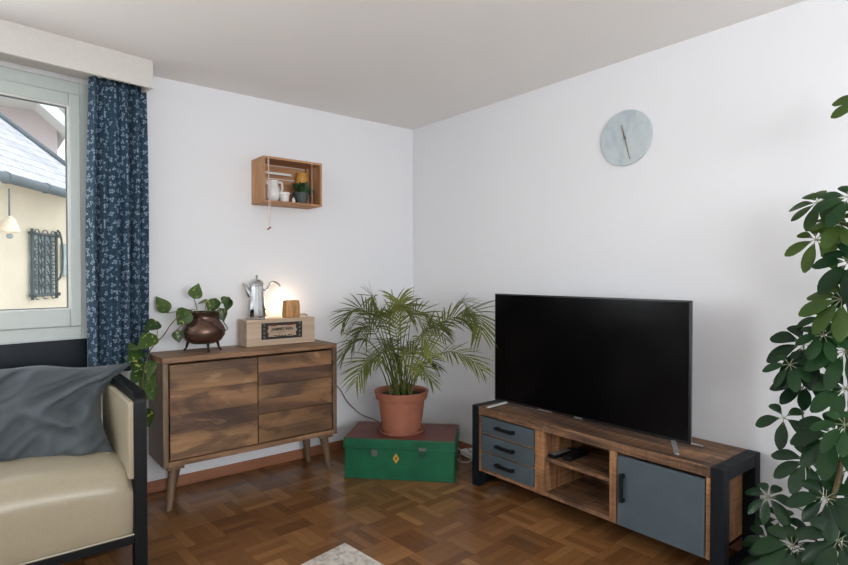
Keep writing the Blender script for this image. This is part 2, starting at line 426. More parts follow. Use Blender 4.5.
struct(MB().box((-.013, YB, 0), (0, -.013, .068)).build('baseboard_right', M['baseboard'], bevel=.003))

def window(name, w, y0, frame_w=.07, sash=.055, mid=False, mt=None, sb_=.095, st_=.07):
    x0, x1, z0, z1 = w; mt = mt or Matrix()
    def ringbox(mb, a, b, c, d, t, ya, yb, tb=None, tt=None):
        tb = tb or t; tt = tt or t
        mb.box((a, ya, c), (a+t, yb, d)); mb.box((b-t, ya, c), (b, yb, d)); mb.box((a+t, ya, c), (b-t, yb, c+tb)); mb.box((a+t, ya, d-tt), (b-t, yb, d))
    root = MB(mt); ringbox(root, x0, x1, z0, z1, frame_w, y0-.01, y0+.06)
    o = struct(root.build(name, M['frame_white'], bevel=.004))
    cells = [(x0+frame_w, x1-frame_w)] if not mid else [(x0+frame_w, (x0+x1)/2-.01), ((x0+x1)/2+.01, x1-frame_w)]
    for a, b in cells:
        s_ = MB(mt); c, d = z0+frame_w, z1-frame_w
        ringbox(s_, a, b, c, d, sash, y0-.022, y0+.05, sb_, st_)
        so = s_.build('sash', M['frame_white'], o, bevel=.006)
        g2 = MB(mt); ringbox(g2, a+sash-.001, b-sash+.001, c+sb_-.001, d-st_+.001, .007, y0-.018, y0-.002)
        g2.build('glazing_bead', M['white_plastic'], so)
        g3 = MB(mt); ringbox(g3, a+sash+.006, b-sash-.006, c+sb_+.006, d-st_-.006, .005, y0-.002, y0+.010)
        g3.build('gasket', M['gutter'], so)
        MB(mt).box((a+sash-.02, y0+.015, c+sb_-.02), (b-sash+.02, y0+.021, d-st_+.02)).build('pane', M['glass'], so)
    return o
win1 = window('window_1', W1, .01, mt=WM)
win2 = window('window_2', W2, .05, mid=True, mt=WM)
win3 = window('window_3', WB, YB-.12, mid=True)
p = struct(MB(WM).box((W1[0]+.01, -.010, .09), (-.010, .0, .955)).build('trim_1', M['dark_panel'], bevel=.003))

# curtain box under the ceiling
vt = MB(WM).box((-2.6, -.30, 2.346), (.243, -.28, H)); vt.box((.225, -.28, 2.346), (.243, -.005, H)); vt.box((-2.6, -.28, 2.400), (.225, -.002, 2.415))
struct(vt.build('trim_2', M['valance'], bevel=.002))
tag(MB(WM).box((-2.55, -.245, 2.385), (.2, -.225, 2.400)).build('curtain_rail', M['white_plastic']), 'white curtain rail running inside the white box above the window', 'curtain rail')

# ------------------------------------------------------------------ curtain
def curtain():
    bm = bmesh.new(); uvl = bm.loops.layers.uv.new('UVMap')
    XCL = at(88, 200, 'y', -.145).x; XCR = at(147, 200, 'y', -.145).x
    NU, NV = 170, 44; z0, z1 = .775, 2.384; grid = []; U = []
    for j in range(NV+1):
        t = j/NV; z = z1+(z0-z1)*t; row = []; s = 0; prev = None; ur = []
        xl = XCL+.010-.012*math.sin(t*3.0)-.006*t; xr = XCR-.008+.008*t+.004*math.sin(5*t)
        for i in range(NU+1):
            u = i/NU
            ph = u*2*PI*5.6+.5*math.sin(2.2*t+u*4)+1.1
            amp = .050*(.75+.35*math.sin(u*9+1.3))*(.62+.4*t)
            x = xl+(xr-xl)*(u+.022*math.sin(2*ph))
            y = -.145+amp*math.sin(ph)+.008*math.sin(ph*2.3+t*5)*t
            p = V((x, y, z+(.006*math.sin(ph*1.1) if j == NV else 0)))
            if prev is not None: s += (V((p.x, p.y, 0))-V((prev.x, prev.y, 0))).length
            prev = p; row.append(bm.verts.new(p)); ur.append((s, z))
        grid.append(row); U.append(ur)
    for j in range(NV):
        for i in range(NU):
            f = bm.faces.new([grid[j][i], grid[j+1][i], grid[j+1][i+1], grid[j][i+1]])
            for lp, (a, b) in zip(f.loops, ((j, i), (j+1, i), (j+1, i+1), (j, i+1))): lp[uvl].uv = (U[0][b][0]*.6+U[a][b][0]*.4, U[a][b][1])
    mb = MB(); mb.bm.free(); mb.bm = bm
    o = mb.build('curtain', M['curtain'], smooth=True, angle=80)
    sm = o.modifiers.new('thick', 'SOLIDIFY'); sm.thickness = .003
    tag(o, 'dark blue curtain with small white flowers gathered beside the window', 'curtain')
curtain()

# ------------------------------------------------------------------ outside
dH = V((.547, .837, 0)); nI = V((-.837, .547, 0))     # along the neighbour's eave, and away from us
E0 = at(0, 171, 'y', 4.0)
def on_plane(px, py, p0, n):
    d = ray(px, py); return CAM + d*((p0-CAM).dot(n)/d.dot(n))
ze = E0.z
house = thing('neighbour_house', 'cream plastered house with pale tiled roof seen through the window', 'house', (E0.x, E0.y, -3.0))
Wp = E0 + nI*.45
A = Wp - dH*6; B = Wp + dH*9
hw = MB().prism([(A.x, A.y, -3), (B.x, B.y, -3), (B.x, B.y, ze+.1), (A.x, A.y, ze+.1)], nI*1.5); hw.build('wall', M['stucco'], house)
rn = (nI*math.cos(math.radians(36)) + V((0,0,1))*math.sin(math.radians(36)))
rnorm = dH.cross(rn)
r0 = V((E0.x, E0.y, ze))
def roofpt(px, py): return on_plane(px, py, r0, rnorm)
gA = r0-dH*5; gB = roofpt(95, 199)
gB = r0 + dH*((gB-r0).dot(dH))
tR = roofpt(88, 183); tM = roofpt(0, 117); tL = roofpt(-60, 72)
def roof():
    bm = bmesh.new(); uvl = bm.loops.layers.uv.new('UVMap'); pts = [gA, gB, tR, tM, tL, tL-dH*2-rn*.1]
    nn = V(rnorm).normalized()
    if nn.z < 0: nn = -nn
    top = [bm.verts.new(p) for p in pts]; bot = [bm.verts.new(p-nn*.12) for p in pts]
    fs = [bm.faces.new(top), bm.faces.new(bot[::-1])]
    for i in range(len(pts)): fs.append(bm.faces.new([top[i], bot[i], bot[(i+1)%len(pts)], top[(i+1)%len(pts)]]))
    for f in fs:
        for lp in f.loops: q = lp.vert.co-r0; lp[uvl].uv = (q.dot(dH), q.dot(rn))
    mb = MB(); mb.bm.free(); mb.bm = bm; return mb.build('roof', M['roof'], house)
roof()
gq = MB(); gq.tube([gA-nI*.06-V((0,0,.07)), gB-nI*.06-V((0,0,.07))], .058, 12)
for k in range(-3, 12):
    c = r0+dH*(.75*k)-nI*.06-V((0,0,.07))
    if (c-gB).dot(dH) < -.1: gq.tube([c-dH*.015, c+dH*.015], .068, 12)
gq.build('gutter', M['gutter'], house, smooth=True)
vb = MB().tube([tR+V((0,0,.04)), tM+V((0,0,.04)), tL+V((0,0,.04))], .035, 8); vb.build('verge_flashing', M['gutter'], house, smooth=True)
def wp(px, py, off=0): return on_plane(px, py, Wp - nI*off, nI)
# ironwork window
a = wp(28, 233); b = wp(53, 294); zt = a.z; zb = b.z
def wbar(mb, p, q, r=.02): mb.tube([p, q], r, 6)
wf = MB(); fp = lambda s, z, off=.03: Wp - nI*off + dH*s + V((0,0,z-Wp.z))
s0 = (a-Wp).dot(dH); s1 = (b-Wp).dot(dH)
wf.prism([fp(s0, zb, .015), fp(s1, zb, .015), fp(s1, zt, .015), fp(s0, zt, .015)], nI*.04)
pw = wf.build('window', M['win_dark'], house)
gr = MB()
for z in (zb, zt): wbar(gr, fp(s0-.06, z, .05), fp(s1+.06, z, .05), .02)
for s in (s0, s1): wbar(gr, fp(s, zb-.06, .05), fp(s, zt+.06, .05), .02)
for k in range(1, 4): wbar(gr, fp(s0+(s1-s0)*k/4, zb, .05), fp(s0+(s1-s0)*k/4, zt, .05), .010)
for k in range(1, 6): wbar(gr, fp(s0, zb+(zt-zb)*k/6, .05), fp(s1, zb+(zt-zb)*k/6, .05), .01)
for k in range(6):
    for q in (0, 1, 2):
        cc = fp(s0+(s1-s0)*(q+.5)/3, zb+(zt-zb)*(k+.5)/6, .06)
        gr.tube([cc+dH*.1*math.cos(u*PI/5)*(1 if q % 2 else .8)+V((0,0,.13*math.sin(u*PI/5))) for u in range(0, 9)], .007, 5)
for s in (s0, s1):
    for z in (zb, zt): gr.sphere(fp(s, z, .07), .035, 8)
gr.tube([fp(s1+.13*math.sin(u*PI/8), zb+.2+.35*(1-math.cos(u*PI/8))/1, .07) for u in range(9)], .014, 6)
gr.build('window_grille', M['grille'], pw, smooth=True)
c2 = wp(64, 262); s2 = (c2-Wp).dot(dH)
MB().prism([fp(s2-.1, zb+.25, .05), fp(s2+.5, zb+.25, .05), fp(s2+.5, zt-.1, .05), fp(s2-.1, zt-.1, .05)], nI*.04).build('window', M['win_dark'], house)
# chandelier mirrored in the window glass, modelled as a solid object under the eave
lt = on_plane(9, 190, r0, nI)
reflection = thing('hanging_lantern', 'frosted scalloped lantern hanging on a chain from the neighbour eave', 'lantern', (lt.x, lt.y, ze-.9))
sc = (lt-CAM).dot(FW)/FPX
MB().tube([(lt.x, lt.y, ze-.17), (lt.x, lt.y, lt.z-28*sc)], .009, 6).build('chain', M['gutter'], reflection)
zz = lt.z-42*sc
MB().lathe([(2*sc, 16*sc), (5*sc, 13*sc), (9*sc, 3*sc), (8.6*sc, 0), (4*sc, 1*sc), (2*sc, -2*sc)], (lt.x, lt.y, zz), 16).build('shade', M['shade_glass'], reflection, smooth=True)
MB().sphere((lt.x, lt.y, zz-4*sc), 3*sc, 10).build('finial', M['win_dark'], reflection, smooth=True)
# paler building behind
yb2 = 16.0
q0 = at(-60, 100, 'y', yb2); q1 = at(57, 115, 'y', yb2)
back = thing('grey_building', 'pinkish grey building with white eaves behind the pale tiled roof', 'building', (q1.x-3, yb2+1.5, -3))
MB().box((q1.x-9, yb2, -3), (q1.x, yb2+4, at(30, 108, 'y', yb2).z)).build('wall', M['stucco_grey'], back)
e1 = at(34, 111, 'y', yb2); e2 = at(70, 131, 'y', yb2-1)
ev = MB(); ev.box((q1.x-9, yb2-1.0, e1.z+.02), (e1.x, yb2+4, e1.z+.5)); ev.box((q1.x-9, yb2-1.3, e1.z+.5), (e1.x+1.3, yb2+4, e1.z+.85))
sl = [V((e1.x, yb2-1.0, e1.z+.02)), V((e2.x, yb2-1.0, e2.z)), V((e2.x, yb2-1.0, e2.z+.3)), V((e1.x, yb2-1.0, e1.z+.5))]
ev.prism(sl, (0, 5, 0)); ev.build('eave', M['eave_white'], back)
MB().box((q1.x+.25, yb2+.3, -3), (q1.x+1.3, yb2+.6, at(60, 118, 'y', yb2).z)).build('side_wall', M['eave_white'], back)
struct(MB().box((-30, .3, -3.2), (30, 40, -3.0)).build('ground', M['ground']))

# ------------------------------------------------------------------ sideboard
SX0, SX1, SY0, SY1, SZ0, SZ1 = -2.02, -.934, -.372, -.05, .246, .852
sb = thing('sideboard', 'rustic wooden sideboard on splayed legs against the wall between curtain and palm', 'sideboard', ((SX0+SX1)/2, (SY0+SY1)/2, 0))
t = .03
MB().box((SX0, SY0, SZ1-t), (SX1, SY1, SZ1)).build('top', M['mango_case'], sb, bevel=.004)
for x in (SX0, SX1-t): MB().box((x, SY0, SZ0), (x+t, SY1, SZ1-t)).build('side_panel', M['mango_z'], sb, bevel=.003)
MB().box((SX0+t, SY0, SZ0), (SX1-t, SY1, SZ0+t)).build('bottom_panel', M['mango_case'], sb, bevel=.003)
MB().box((SX0+t, SY1-.012, SZ0+t), (SX1-t, SY1, SZ1-t)).build('back_panel', M['mango_case'], sb)
fx0, fx1, fz0, fz1 = SX0+t+.008, SX1-t-.006, SZ0+t+.006, SZ1-t-.012
xm = at(258.5, 400, 'y', SY0).x; yf = SY0+.006
door = MB().box((fx0, yf, fz0), (xm-.003, yf+.022, fz1)).build('door', M['plank0'], sb, bevel=.002)
hh = fz1-fz0
zc = [0, .27, .47, .72, 1]
pm = [2, 1, 0, 3]
for k in range(4):
    MB().box((fx0+.001, yf-.002, fz0+hh*zc[k]+.0008), (xm-.004, yf+.005, fz0+hh*zc[k+1]-.0008)).build('plank', M['plank%d' % pm[k]], door, bevel=.001)
for k in range(3):
    za = fz0+hh*k/3+.0015; zb_ = fz0+hh*(k+1)/3-.0015
    dr = MB().box((xm+.003, yf, za), (fx1, yf+.022, zb_)).build('drawer', M['plank%d' % [3, 2, 0][k]], sb, bevel=.002)
    MB().box((xm+.004, yf-.0015, za+.002), (fx1-.001, yf+.005, za+(zb_-za)*.48)).build('plank', M['plank%d' % [3, 0, 1][k]], dr, bevel=.001)
    MB().tube([(fx1-.002, yf-.004, (za+zb_)/2-.02), (fx1+.004, yf-.01, (za+zb_)/2), (fx1-.002, yf-.004, (za+zb_)/2+.02)], .003, 6).build('finger_pull', M['copper_leg'], dr)
for (x, y, sx, sy) in ((SX0+.07, SY0+.06, -1, -1), (SX1-.07, SY0+.06, 1, -1), (SX0+.15, SY1-.06, -1, 1), (SX1-.10, SY1-.06, 1, 1)):
    tp = V((x, y, SZ0-.02)); bt = V((x+sx*.034, y+sy*.022, 0))
    rr = MB(); rings = []
    for tt in (0, .5, 1):
        c = bt.lerp(tp, tt); r = .016+.014*tt
        rings.append([(c.x+r*math.cos(2*PI*k/14), c.y+r*math.sin(2*PI*k/14), c.z) for k in range(14)])
    rr.rings(rings); rr.box((x-.045, y-.045, SZ0-.02), (x+.045, y+.045, SZ0)); rr.build('leg', M['mango_z'], sb, smooth=True)

# ------------------------------------------------------------------ wooden box, jug, lamp
BX0, BX1, BY0, BY1, BZ0, BZ1 = -1.484, -1.008, -.2, -.055, .853, 1.022
bx = thing('wooden_box', 'pale wooden box with an ornate black label lying on the sideboard', 'box', ((BX0+BX1)/2, (BY0+BY1)/2, BZ0))
MB().box((BX0, BY0, BZ0), (BX1, BY1, BZ1-.013)).build('box_body', M['box'], bx, bevel=.002)
MB().box((BX0, BY0, BZ1-.0125), (BX1, BY1, BZ1)).build('box_lid', M['box'], bx, bevel=.001)
la = at(261.3, 330, 'y', BY0); lb = at(302, 330, 'y', BY0); L0, L1 = la.x, lb.x; z0, z1 = .892, .998
lab = MB().box((L0, BY0-.003, z0), (L1, BY0-.001, z1)).build('label', M['label_dark'], bx)
cxL = (L0+L1)/2; hw_ = (L1-L0)/2
pl = []
w2, h2 = hw_*.74, (z1-z0)/2*.72; czL = (z0+z1)/2
for k in range(48):
    a_ = 2*PI*k/48; ca, sa = math.cos(a_), math.sin(a_)
    m_ = 1/max(abs(ca), abs(sa)); wob = 1-.10*abs(math.sin(3*a_))
    pl.append((cxL+w2*max(-1, min(1, ca*m_))*wob, BY0-.0045, czL+h2*max(-1, min(1, sa*m_))*wob))
MB().prism(pl, (0, .0015, 0)).build('label_panel', M['label_paper'], lab)
random.seed(3)
for sx in (-1, 1):
    orn = MB()
    for k in range(4):
        c = V((cxL+sx*hw_*.87, BY0-.004, z0+(z1-z0)*(k+.5)/4))
        orn.tube([c+V((.008*math.cos(u)*sx*(1-u/9), 0, .009*math.sin(u)*(1-u/9))) for u in [i*.7 for i in range(9)]], .0012, 5)
    orn.build('scroll_ornament', M['label_paper'], lab)
def text(s, size, loc, mat, parent, name='lettering', ext=.0006, rotx=PI/2, rotz=0):
    c = bpy.data.curves.new(name, 'FONT'); c.body = s; c.size = size; c.align_x = 'CENTER'; c.align_y = 'CENTER'; c.extrude = ext; c.offset = .0007
    o = bpy.data.objects.new('tmp', c); COL.objects.link(o)
    bpy.context.view_layer.update(); dg = bpy.context.evaluated_depsgraph_get()
    me = bpy.data.meshes.new_from_object(o.evaluated_get(dg)); bpy.data.objects.remove(o)
    me.transform(Matrix.Translation(V(loc)-V(parent['_o'])) @ Matrix.Rotation(rotz, 4, 'Z') @ Matrix.Rotation(rotx, 4, 'X'))
    me.materials.clear(); me.materials.append(mat)
    q = bpy.data.objects.new(name, me); COL.objects.link(q); q.parent = parent; q['_o'] = parent['_o']; return q
text('JAMMES REIN', .026, (cxL, BY0-.006, czL+.010), M['label_dark'], lab)
text('& COMPANY', .009, (cxL-.005, BY0-.006, czL-.009), M['label_dark'], lab) if False else None
ud = MB().box((cxL-.045, BY0-.0055, czL-.010), (cxL+.03, BY0-.0045, czL-.0085)); ud.build('rule_line', M['label_dark'], lab)
for xa in (-.085, .03): MB().box((cxL+xa, BY0-.0055, z1-.021), (cxL+xa+.05, BY0-.0045, z1-.010)).build('red_stamp', M['red_ink'], lab)
lv = MB()
for k in (-.055, -.04, -.022, 0, .02, .045, .058): lv.sphere((cxL+k, BY0-.005, z0+.022), .006, 8, (1.2, .2, .6))
lv.build('leaf_ornament', M['label_dark'], lab)

# pewter jug
JC = V((-1.386, -.125, BZ1+.001))
jug = thing('coffee_pot', 'tall shiny pewter coffee pot with curved spout and handle on the pale box', 'coffee pot', JC)
MB().lathe([(.064, 0), (.066, .004), (.061, .012), (.063, .022), (.059, .07), (.052, .13), (.046, .19), (.044, .213), (.047, .218), (.047, .224)], JC, 14).build('body', M['chrome'], jug, smooth=True, angle=20)
MB().lathe([(.049, .224), (.047, .231), (.038, .246), (.024, .256), (.010, .261), (.005, .267), (.009, .276), (.006, .284), (.001, .287)], JC, 24).build('lid', M['chrome'], jug, smooth=True)
h = V((.97, -.25, 0)).normalized()
hp = cat_rom([JC+h*.044+V((0,0,.190)), JC+h*.062+V((0,0,.190)), JC+h*.085+V((0,0,.232)), JC+h*.118+V((0,0,.240)), JC+h*.150+V((0,0,.208)), JC+h*.136+V((0,0,.15)), JC+h*.094+V((0,0,.09)), JC+h*.078+V((0,0,.062)), JC+h*.058+V((0,0,.060))], 6)
MB().tube(hp, .0065, 8).build('handle', M['chrome'], jug, smooth=True)
sp = [JC-h*.038+V((0,0,.150)), JC-h*.055+V((0,0,.183)), JC-h*.066+V((0,0,.210)), JC-h*.09+V((0,0,.232))]
MB().tube(cat_rom(sp, 5), [.024-.019*i/15 for i in range(16)], 10).build('spout', M['chrome'], jug, smooth=True)

# log lamp
LC = V((at(291, 317, 'y', -.14).x, -.14, BZ1+.001))
lp = thing('log_lamp', 'small round wooden log lamp glowing against the wall on the pale box', 'lamp', LC)
MB().lathe([(.056, 0), (.060, .012), (.060, .07), (.056, .106), (.053, .114)], LC, 10).build('log_body', M['log'], lp, smooth=True, angle=25)
MB().lathe([(.016, 0), (.016, .03)], LC+V((.0, .078, 0)), 14).build('bulb_socket', M['white_plastic'], lp)
MB().sphere(LC+V((0, .078, .05)), .019, 16).build('bulb', M['bulb'], lp, smooth=True)
pth = [LC+V((.014, .078, .012)), LC+V((.05, .07, .008)), LC+V((.10, .06, .012)), V((BX1+.004, -.075, BZ1+.006)), V((BX1+.014, -.07, BZ1-.05)), V((BX1+.05, -.055, .875)), V((BX1+.06, -.04, .858)),
       V((BX1+.066, -.03, .80)), V((-.90, -.022, .62)), at(338, 387, 'y', -.02), at(347, 401, 'y', -.03), at(360, 413.5, 'y', -.06), at(375, 420, 'y', -.10), V((-.34, -.08, .14)), V((-.12, -.06, .05)), V((-.045, -.35, .02)), V((-.05, -.62, .03))]
MB().tube(cat_rom(pth, 6), .0032, 6).build('cord', M['cord_black'], lp, smooth=True)

# ------------------------------------------------------------------ copper cauldron with pothos
PC = V((-1.745, -.19, .853))
cp = thing('potted_pothos', 'variegated trailing pothos in a three-legged copper cauldron on the sideboard', 'potted plant', PC)
po = MB().lathe([(0.02, 0.0437), (0.065, 0.0469), (0.1, 0.0628), (0.122, 0.0946), (0.125, 0.1243), (0.113, 0.1583), (0.094, 0.1827), (0.086, 0.2008), (0.09, 0.2252), (0.1, 0.2347), (0.095, 0.2358), (0.082, 0.2093), (0.08, 0.1944)], PC, 36).build('cauldron', M['copper'], cp, smooth=True)
for c in (V((-.777, .629, 0)), V((.02, -.8, 0)), V((.80, -.25, 0))):
    q_ = PC+c*.10+V((0, 0, .001))
    MB().tube([PC+c*.085+V((0,0,.075)), PC+c*.098+V((0,0,.04)), PC+c*.104+V((0,0,.018)), PC+c*.118+V((0,0,.001))], [.013, .008, .006, .006], 8).build('foot', M['copper_leg'], po, smooth=True)
R_ = .108
hd = [PC+V((-.088, -.05, .22)), PC+V((-.05, -.105, .205)), PC+V((.02, -.130, .16)), PC+V((.085, -.105, .125)), PC+V((.131, -.04, .13)), PC+V((.131, .02, .16)), PC+V((.10, .03, .22))]
MB().tube(cat_rom(hd, 6), .003, 6).build('bail_handle', M['copper_leg'], po, smooth=True)
MB().lathe([(.080, .212), (.001, .216)], PC, 20).build('soil', M['soil'], cp)
HEART = [0.0, .75, .98, 1.0, .9, .72, .48, .22, 0.0]
random.seed(5)
soilp = PC+V((0, 0, .212))
def pleaf(tip_px, base_px, depth, W, ndir=(-.4, -.8, .3), stem_from=None, sr=.0022, via=None, bdepth=None):
    b = atd(base_px[0], base_px[1], bdepth or depth); tp_ = atd(tip_px[0], tip_px[1], depth); d = tp_-b
    mb = MB(); mb.leaf(b, d, ndir, d.length, W, HEART, .0, .25)
    lo = mb.build('leaf', M['pothos'], cp, smooth=True, angle=80)
    if stem_from is not None:
        pts = [stem_from] + (via or []) + [b]
        if len(pts) == 2: pts = [pts[0], pts[0].lerp(pts[1], .5)+V((0,0,.015)), pts[1]]
        MB().tube(cat_rom(pts, 5), sr, 6).build('stem', M['stem_green'], cp, smooth=True)
    return b
D0 = (PC-CAM).dot(FW)
pleaf((199, 283), (194, 299), D0-.02, .085, stem_from=soilp+V((-.03, 0, 0)))
pleaf((155.5, 296), (168, 313), D0-.02, .085, stem_from=soilp+V((-.05, -.01, .01)), ndir=(-.2, -.8, .6))
pleaf((177, 325), (190, 310), D0-.12, .11, stem_from=soilp+V((-.04, -.04, .01)), ndir=(-.5, -.9, .2))
pleaf((179, 343), (177, 330), D0-.14, .065, stem_from=soilp+V((-.05, -.05, .01)), ndir=(-.2, -.9, .5))
pleaf((197, 304), (208, 301), D0+.03, .05, stem_from=soilp+V((.01, .02, 0)), ndir=(0, -.5, .9))
pleaf((212, 313), (216, 298), D0-.0, .075, stem_from=soilp+V((.02, 0, 0)), ndir=(-.4, -.8, .4))
pleaf((230, 297), (222, 303), D0+.0, .06, stem_from=soilp+V((.03, .02, 0)), ndir=(-.4, -.8, .4))
pleaf((226, 312), (230, 298), D0+.02, .06, stem_from=soilp+V((.03, .03, 0)), ndir=(-.6, -.8, .2))
pleaf((224, 322), (220, 308), D0+.03, .07, stem_from=soilp+V((.04, .02, 0)), ndir=(-.3, -.9, .2))
pleaf((208, 311), (212, 300), D0-.03, .06, stem_from=soilp+V((.0, -.03, 0)), ndir=(-.5, -.9, .2))
# trailing vines over the left side
def vp(px, py, y=-.30): return at(px, py, 'y', y)
v1 = cat_rom([soilp+V((-.05, -.02, .01)), soilp+V((-.10, -.03, .04)), vp(173, 322, -.24), vp(163, 336, -.28), vp(155, 344, -.32), vp(149, 353, -.38), vp(144, 372, -.40), vp(142, 395, -.40), vp(144, 412, -.40)], 6)
MB().tube(v1, .003, 6).build('vine', M['bark'], cp, smooth=True)
for (tip, base, L_, f) in (((144, 331), (159, 322), .085, (163, 336)), ((137, 350), (156, 335), .10, (155, 344)), ((126, 362), (143, 350), .085, (149, 353)), ((148, 380), (150, 360), .08, (144, 368)),
                          ((131, 386), (142, 370), .08, (144, 372)), ((154, 402), (148, 384), .08, (142, 390)), ((136, 411), (143, 392), .08, (142, 395)), ((149, 428), (146, 408), .08, (144, 410)), ((132, 374), (141, 360), .075, (147, 357)), ((155, 390), (147, 374), .07, (143, 380)), ((139, 424), (142, 406), .07, (143, 408)), ((127, 350), (137, 346), .06, (149, 353)), ((145, 395), (146, 378), .07, (143, 375))):
    b = vp(base[0], base[1], -.36); e = vp(tip[0], tip[1], -.40); mb = MB(); mb.leaf(b, e-b, (-.35, -.8, .4), (e-b).length, L_*.95, HEART, .0, .25)
    mb.build('leaf', M['pothos'], cp, smooth=True, angle=80)
    fs_ = min(v1, key=lambda q: (q-vp(f[0], f[1], -.36)).length)
    MB().tube(cat_rom([fs_, fs_.lerp(b, .5)+V((0, 0, .01)), b], 4), .0018, 6).build('stem', M['stem_green'], cp, smooth=True)

# ------------------------------------------------------------------ wall crate with its contents
CX0, CX1, CY0, CY1, CZ0, CZ1 = -1.368, -.948, -.2, -.001, 1.778, 2.075
cr = thing('wall_crate', 'small open wooden crate mounted as a shelf on the wall', 'shelf', ((CX0+CX1)/2, -.1, CZ0))
t = .014
MB().box((CX0, CY0, CZ0), (CX1, CY1, CZ0+t)).build('bottom_board', M['crate_x'], cr, bevel=.001)
MB().box((CX0, CY0, CZ1-t), (CX1, CY1, CZ1)).build('top_board', M['crate_x'], cr, bevel=.001)
for x in (CX0, CX1-t):
    MB().box((x, CY0, CZ0+t), (x+t, -.11, CZ1-t)).box((x, -.106, CZ0+t), (x+t, CY1, CZ1-t)).build('side_board', M['crate'], cr, bevel=.001)
for x in (CX0+t, CX1-t-.02): MB().box((x, CY1-.034, CZ0+t), (x+.02, CY1-.012, CZ1-t)).build('corner_batten', M['crate'], cr, bevel=.001)
for k in range(3):
    a_ = CZ0+t+k*.09; MB().box((CX0+t, CY1-.01, a_), (CX1-t, CY1-.001, a_+.083)).build('back_slat', M['crate_x'], cr)
cz = CZ0+t+.001
def cpx(px, y): return at(px, 195, 'y', y).x
x_ = cpx(272.5, -.12)
pg = thing('ceramic_pitcher', 'white ceramic pitcher standing at the left inside the wall crate', 'pitcher', (x_, -.12, cz))
MB().lathe([(.030, 0), (.046, .02), (.053, .05), (.046, .09), (.036, .115), (.039, .14), (.036, .141), (.02, .11)], (x_, -.12, cz), 20).build('body', M['ceramic'], pg, smooth=True)
MB().tube(cat_rom([(x_+.034, -.13, cz+.13), (x_+.064, -.12, cz+.13), (x_+.068, -.12, cz+.09), (x_+.048, -.13, cz+.06)], 5), .008, 8).build('handle', M['ceramic'], pg, smooth=True)
MB().tube([(x_-.03, -.12, cz+.115), (x_-.052, -.12, cz+.145)], [.016, .006], 8).build('spout', M['ceramic'], pg, smooth=True)
x_ = cpx(285, -.168)
tag(MB().lathe([(.022, 0), (.028, .008), (.030, .045), (.034, .046), (.036, .062), (.033, .063), (.029, .045), (.02, .02)], (x_, -.163, cz), 20).build('cup', M['ceramic'], smooth=True), 'small white fluted cup at the front of the wall crate', 'cup')
x_ = cpx(292.5, -.15)
tag(MB().lathe([(.008, 0), (.012, .012), (.010, .022), (.005, .03), (.007, .034)], (x_, -.165, cz), 14).build('small_vase', M['ceramic'], smooth=True), 'tiny white vase between the cup and the grey pot in the wall crate', 'vase')
x_ = cpx(301.5, -.14)
ct = V((x_, -.135, cz))
c3 = thing('potted_plant', 'leafy green plant in a grey-green pot inside the wall crate', 'potted plant', ct)
MB().lathe([(.036, 0), (.046, .03), (.052, .066), (.055, .068), (.055, .076), (.049, .076), (.046, .066), (.01, .064)], ct, 20).build('pot', M['pot_grey'], c3, smooth=True)
LANCE = [0, .5, .85, 1, .85, .5, 0]
random.seed(11)
for k in range(20):
    a_ = k*2.4; el = random.uniform(.45, 1.15); d = V((math.cos(a_)*math.cos(el), math.sin(a_)*math.cos(el)*.35-.1, math.sin(el)))
    L = random.uniform(.075, .11)
    MB().leaf(ct+V((0,0,.066)), d, (0, -.8, .6), L*1.15, .045, LANCE, .22, .2).build('leaf', M['darkleaf'], c3, smooth=True, angle=80)
tag(MB().lathe([(.03, 0), (.03, .012), (.008, .02), (.008, .13), (.042, .135), (.046, .16), (.034, .225), (.028, .225)], (cpx(302, -.055), -.055, cz), 16).build('amber_shade', M['orange'], smooth=True), 'amber yellow shade at the back of the wall crate behind the green plant', 'ornament')
MB().box((CX0+t, -.06, cz+.195), (CX0+.26, -.05, cz+.209)).build('inner_rail', M['white_plastic'], cr)
# string with a bead
sx = at(269, 200, 'y', -.206).x
st = thing('hanging_string', 'pink and white string with a red bead hanging from the wall crate front', 'string', (sx, -.207, at(270, 230, 'y', -.207).z))
zb_ = at(270, 229, 'y', -.207).z
MB().tube([(sx, -.2035, CZ1+.001), (sx, -.2035, CZ0), (sx+.003, -.207, zb_+.01)], .0022, 6).tube([(sx-.008, -.2035, CZ1-.02), (sx+.012, -.2035, CZ0), (sx+.002, -.207, zb_+.01)], .0014, 6).build('cord', M['rope'], st)
MB().tube([(sx-.012, -.207, zb_-.004), (sx+.012, -.207, zb_+.012)], .005, 8).build('bead', M['bead'], st)
sx2 = at(312, 190, 'y', -.203).x
tag(MB().tube([(sx2, -.2035, CZ1-.002), (sx2, -.2035, CZ0+.01)], .0016, 6).build('white_string', M['rope']), 'thin white string stretched across the right end of the wall crate', 'string')

# ------------------------------------------------------------------ clock
CC = V((-.012, -1.926, 2.066))
ck = thing('wall_clock', 'round pale marble wall clock with thin brass hands above the television', 'clock', CC)
def discx(c, r, x0, x1, n=64): return [[(x, c.y+r*math.cos(2*PI*k/n), c.z+r*math.sin(2*PI*k/n)) for k in range(n)] for x in (x0, x1)]
MB().rings(discx(CC, .1525, -.001, -.016)).build('face', M['marble'], ck, bevel=.002)
MB().rings(discx(CC, .006, -.016, -.026, 16)).build('hub', M['brass'], ck)
def hand(p_px, w):
    e = at(p_px[0], p_px[1], 'x', -.02); d = V((0, e.y-CC.y, e.z-CC.z)); n_ = V((0, -d.z, d.y)).normalized()*w
    c = V((-.023, CC.y, CC.z)); MB().prism([c-n_-d*.15, c+n_-d*.15, c+d+n_*.5, c+d-n_*.5], (.003, 0, 0)).build('hand', M['brass'], ck)
hand((621.6, 125), .0035); hand((629.8, 159), .003); 

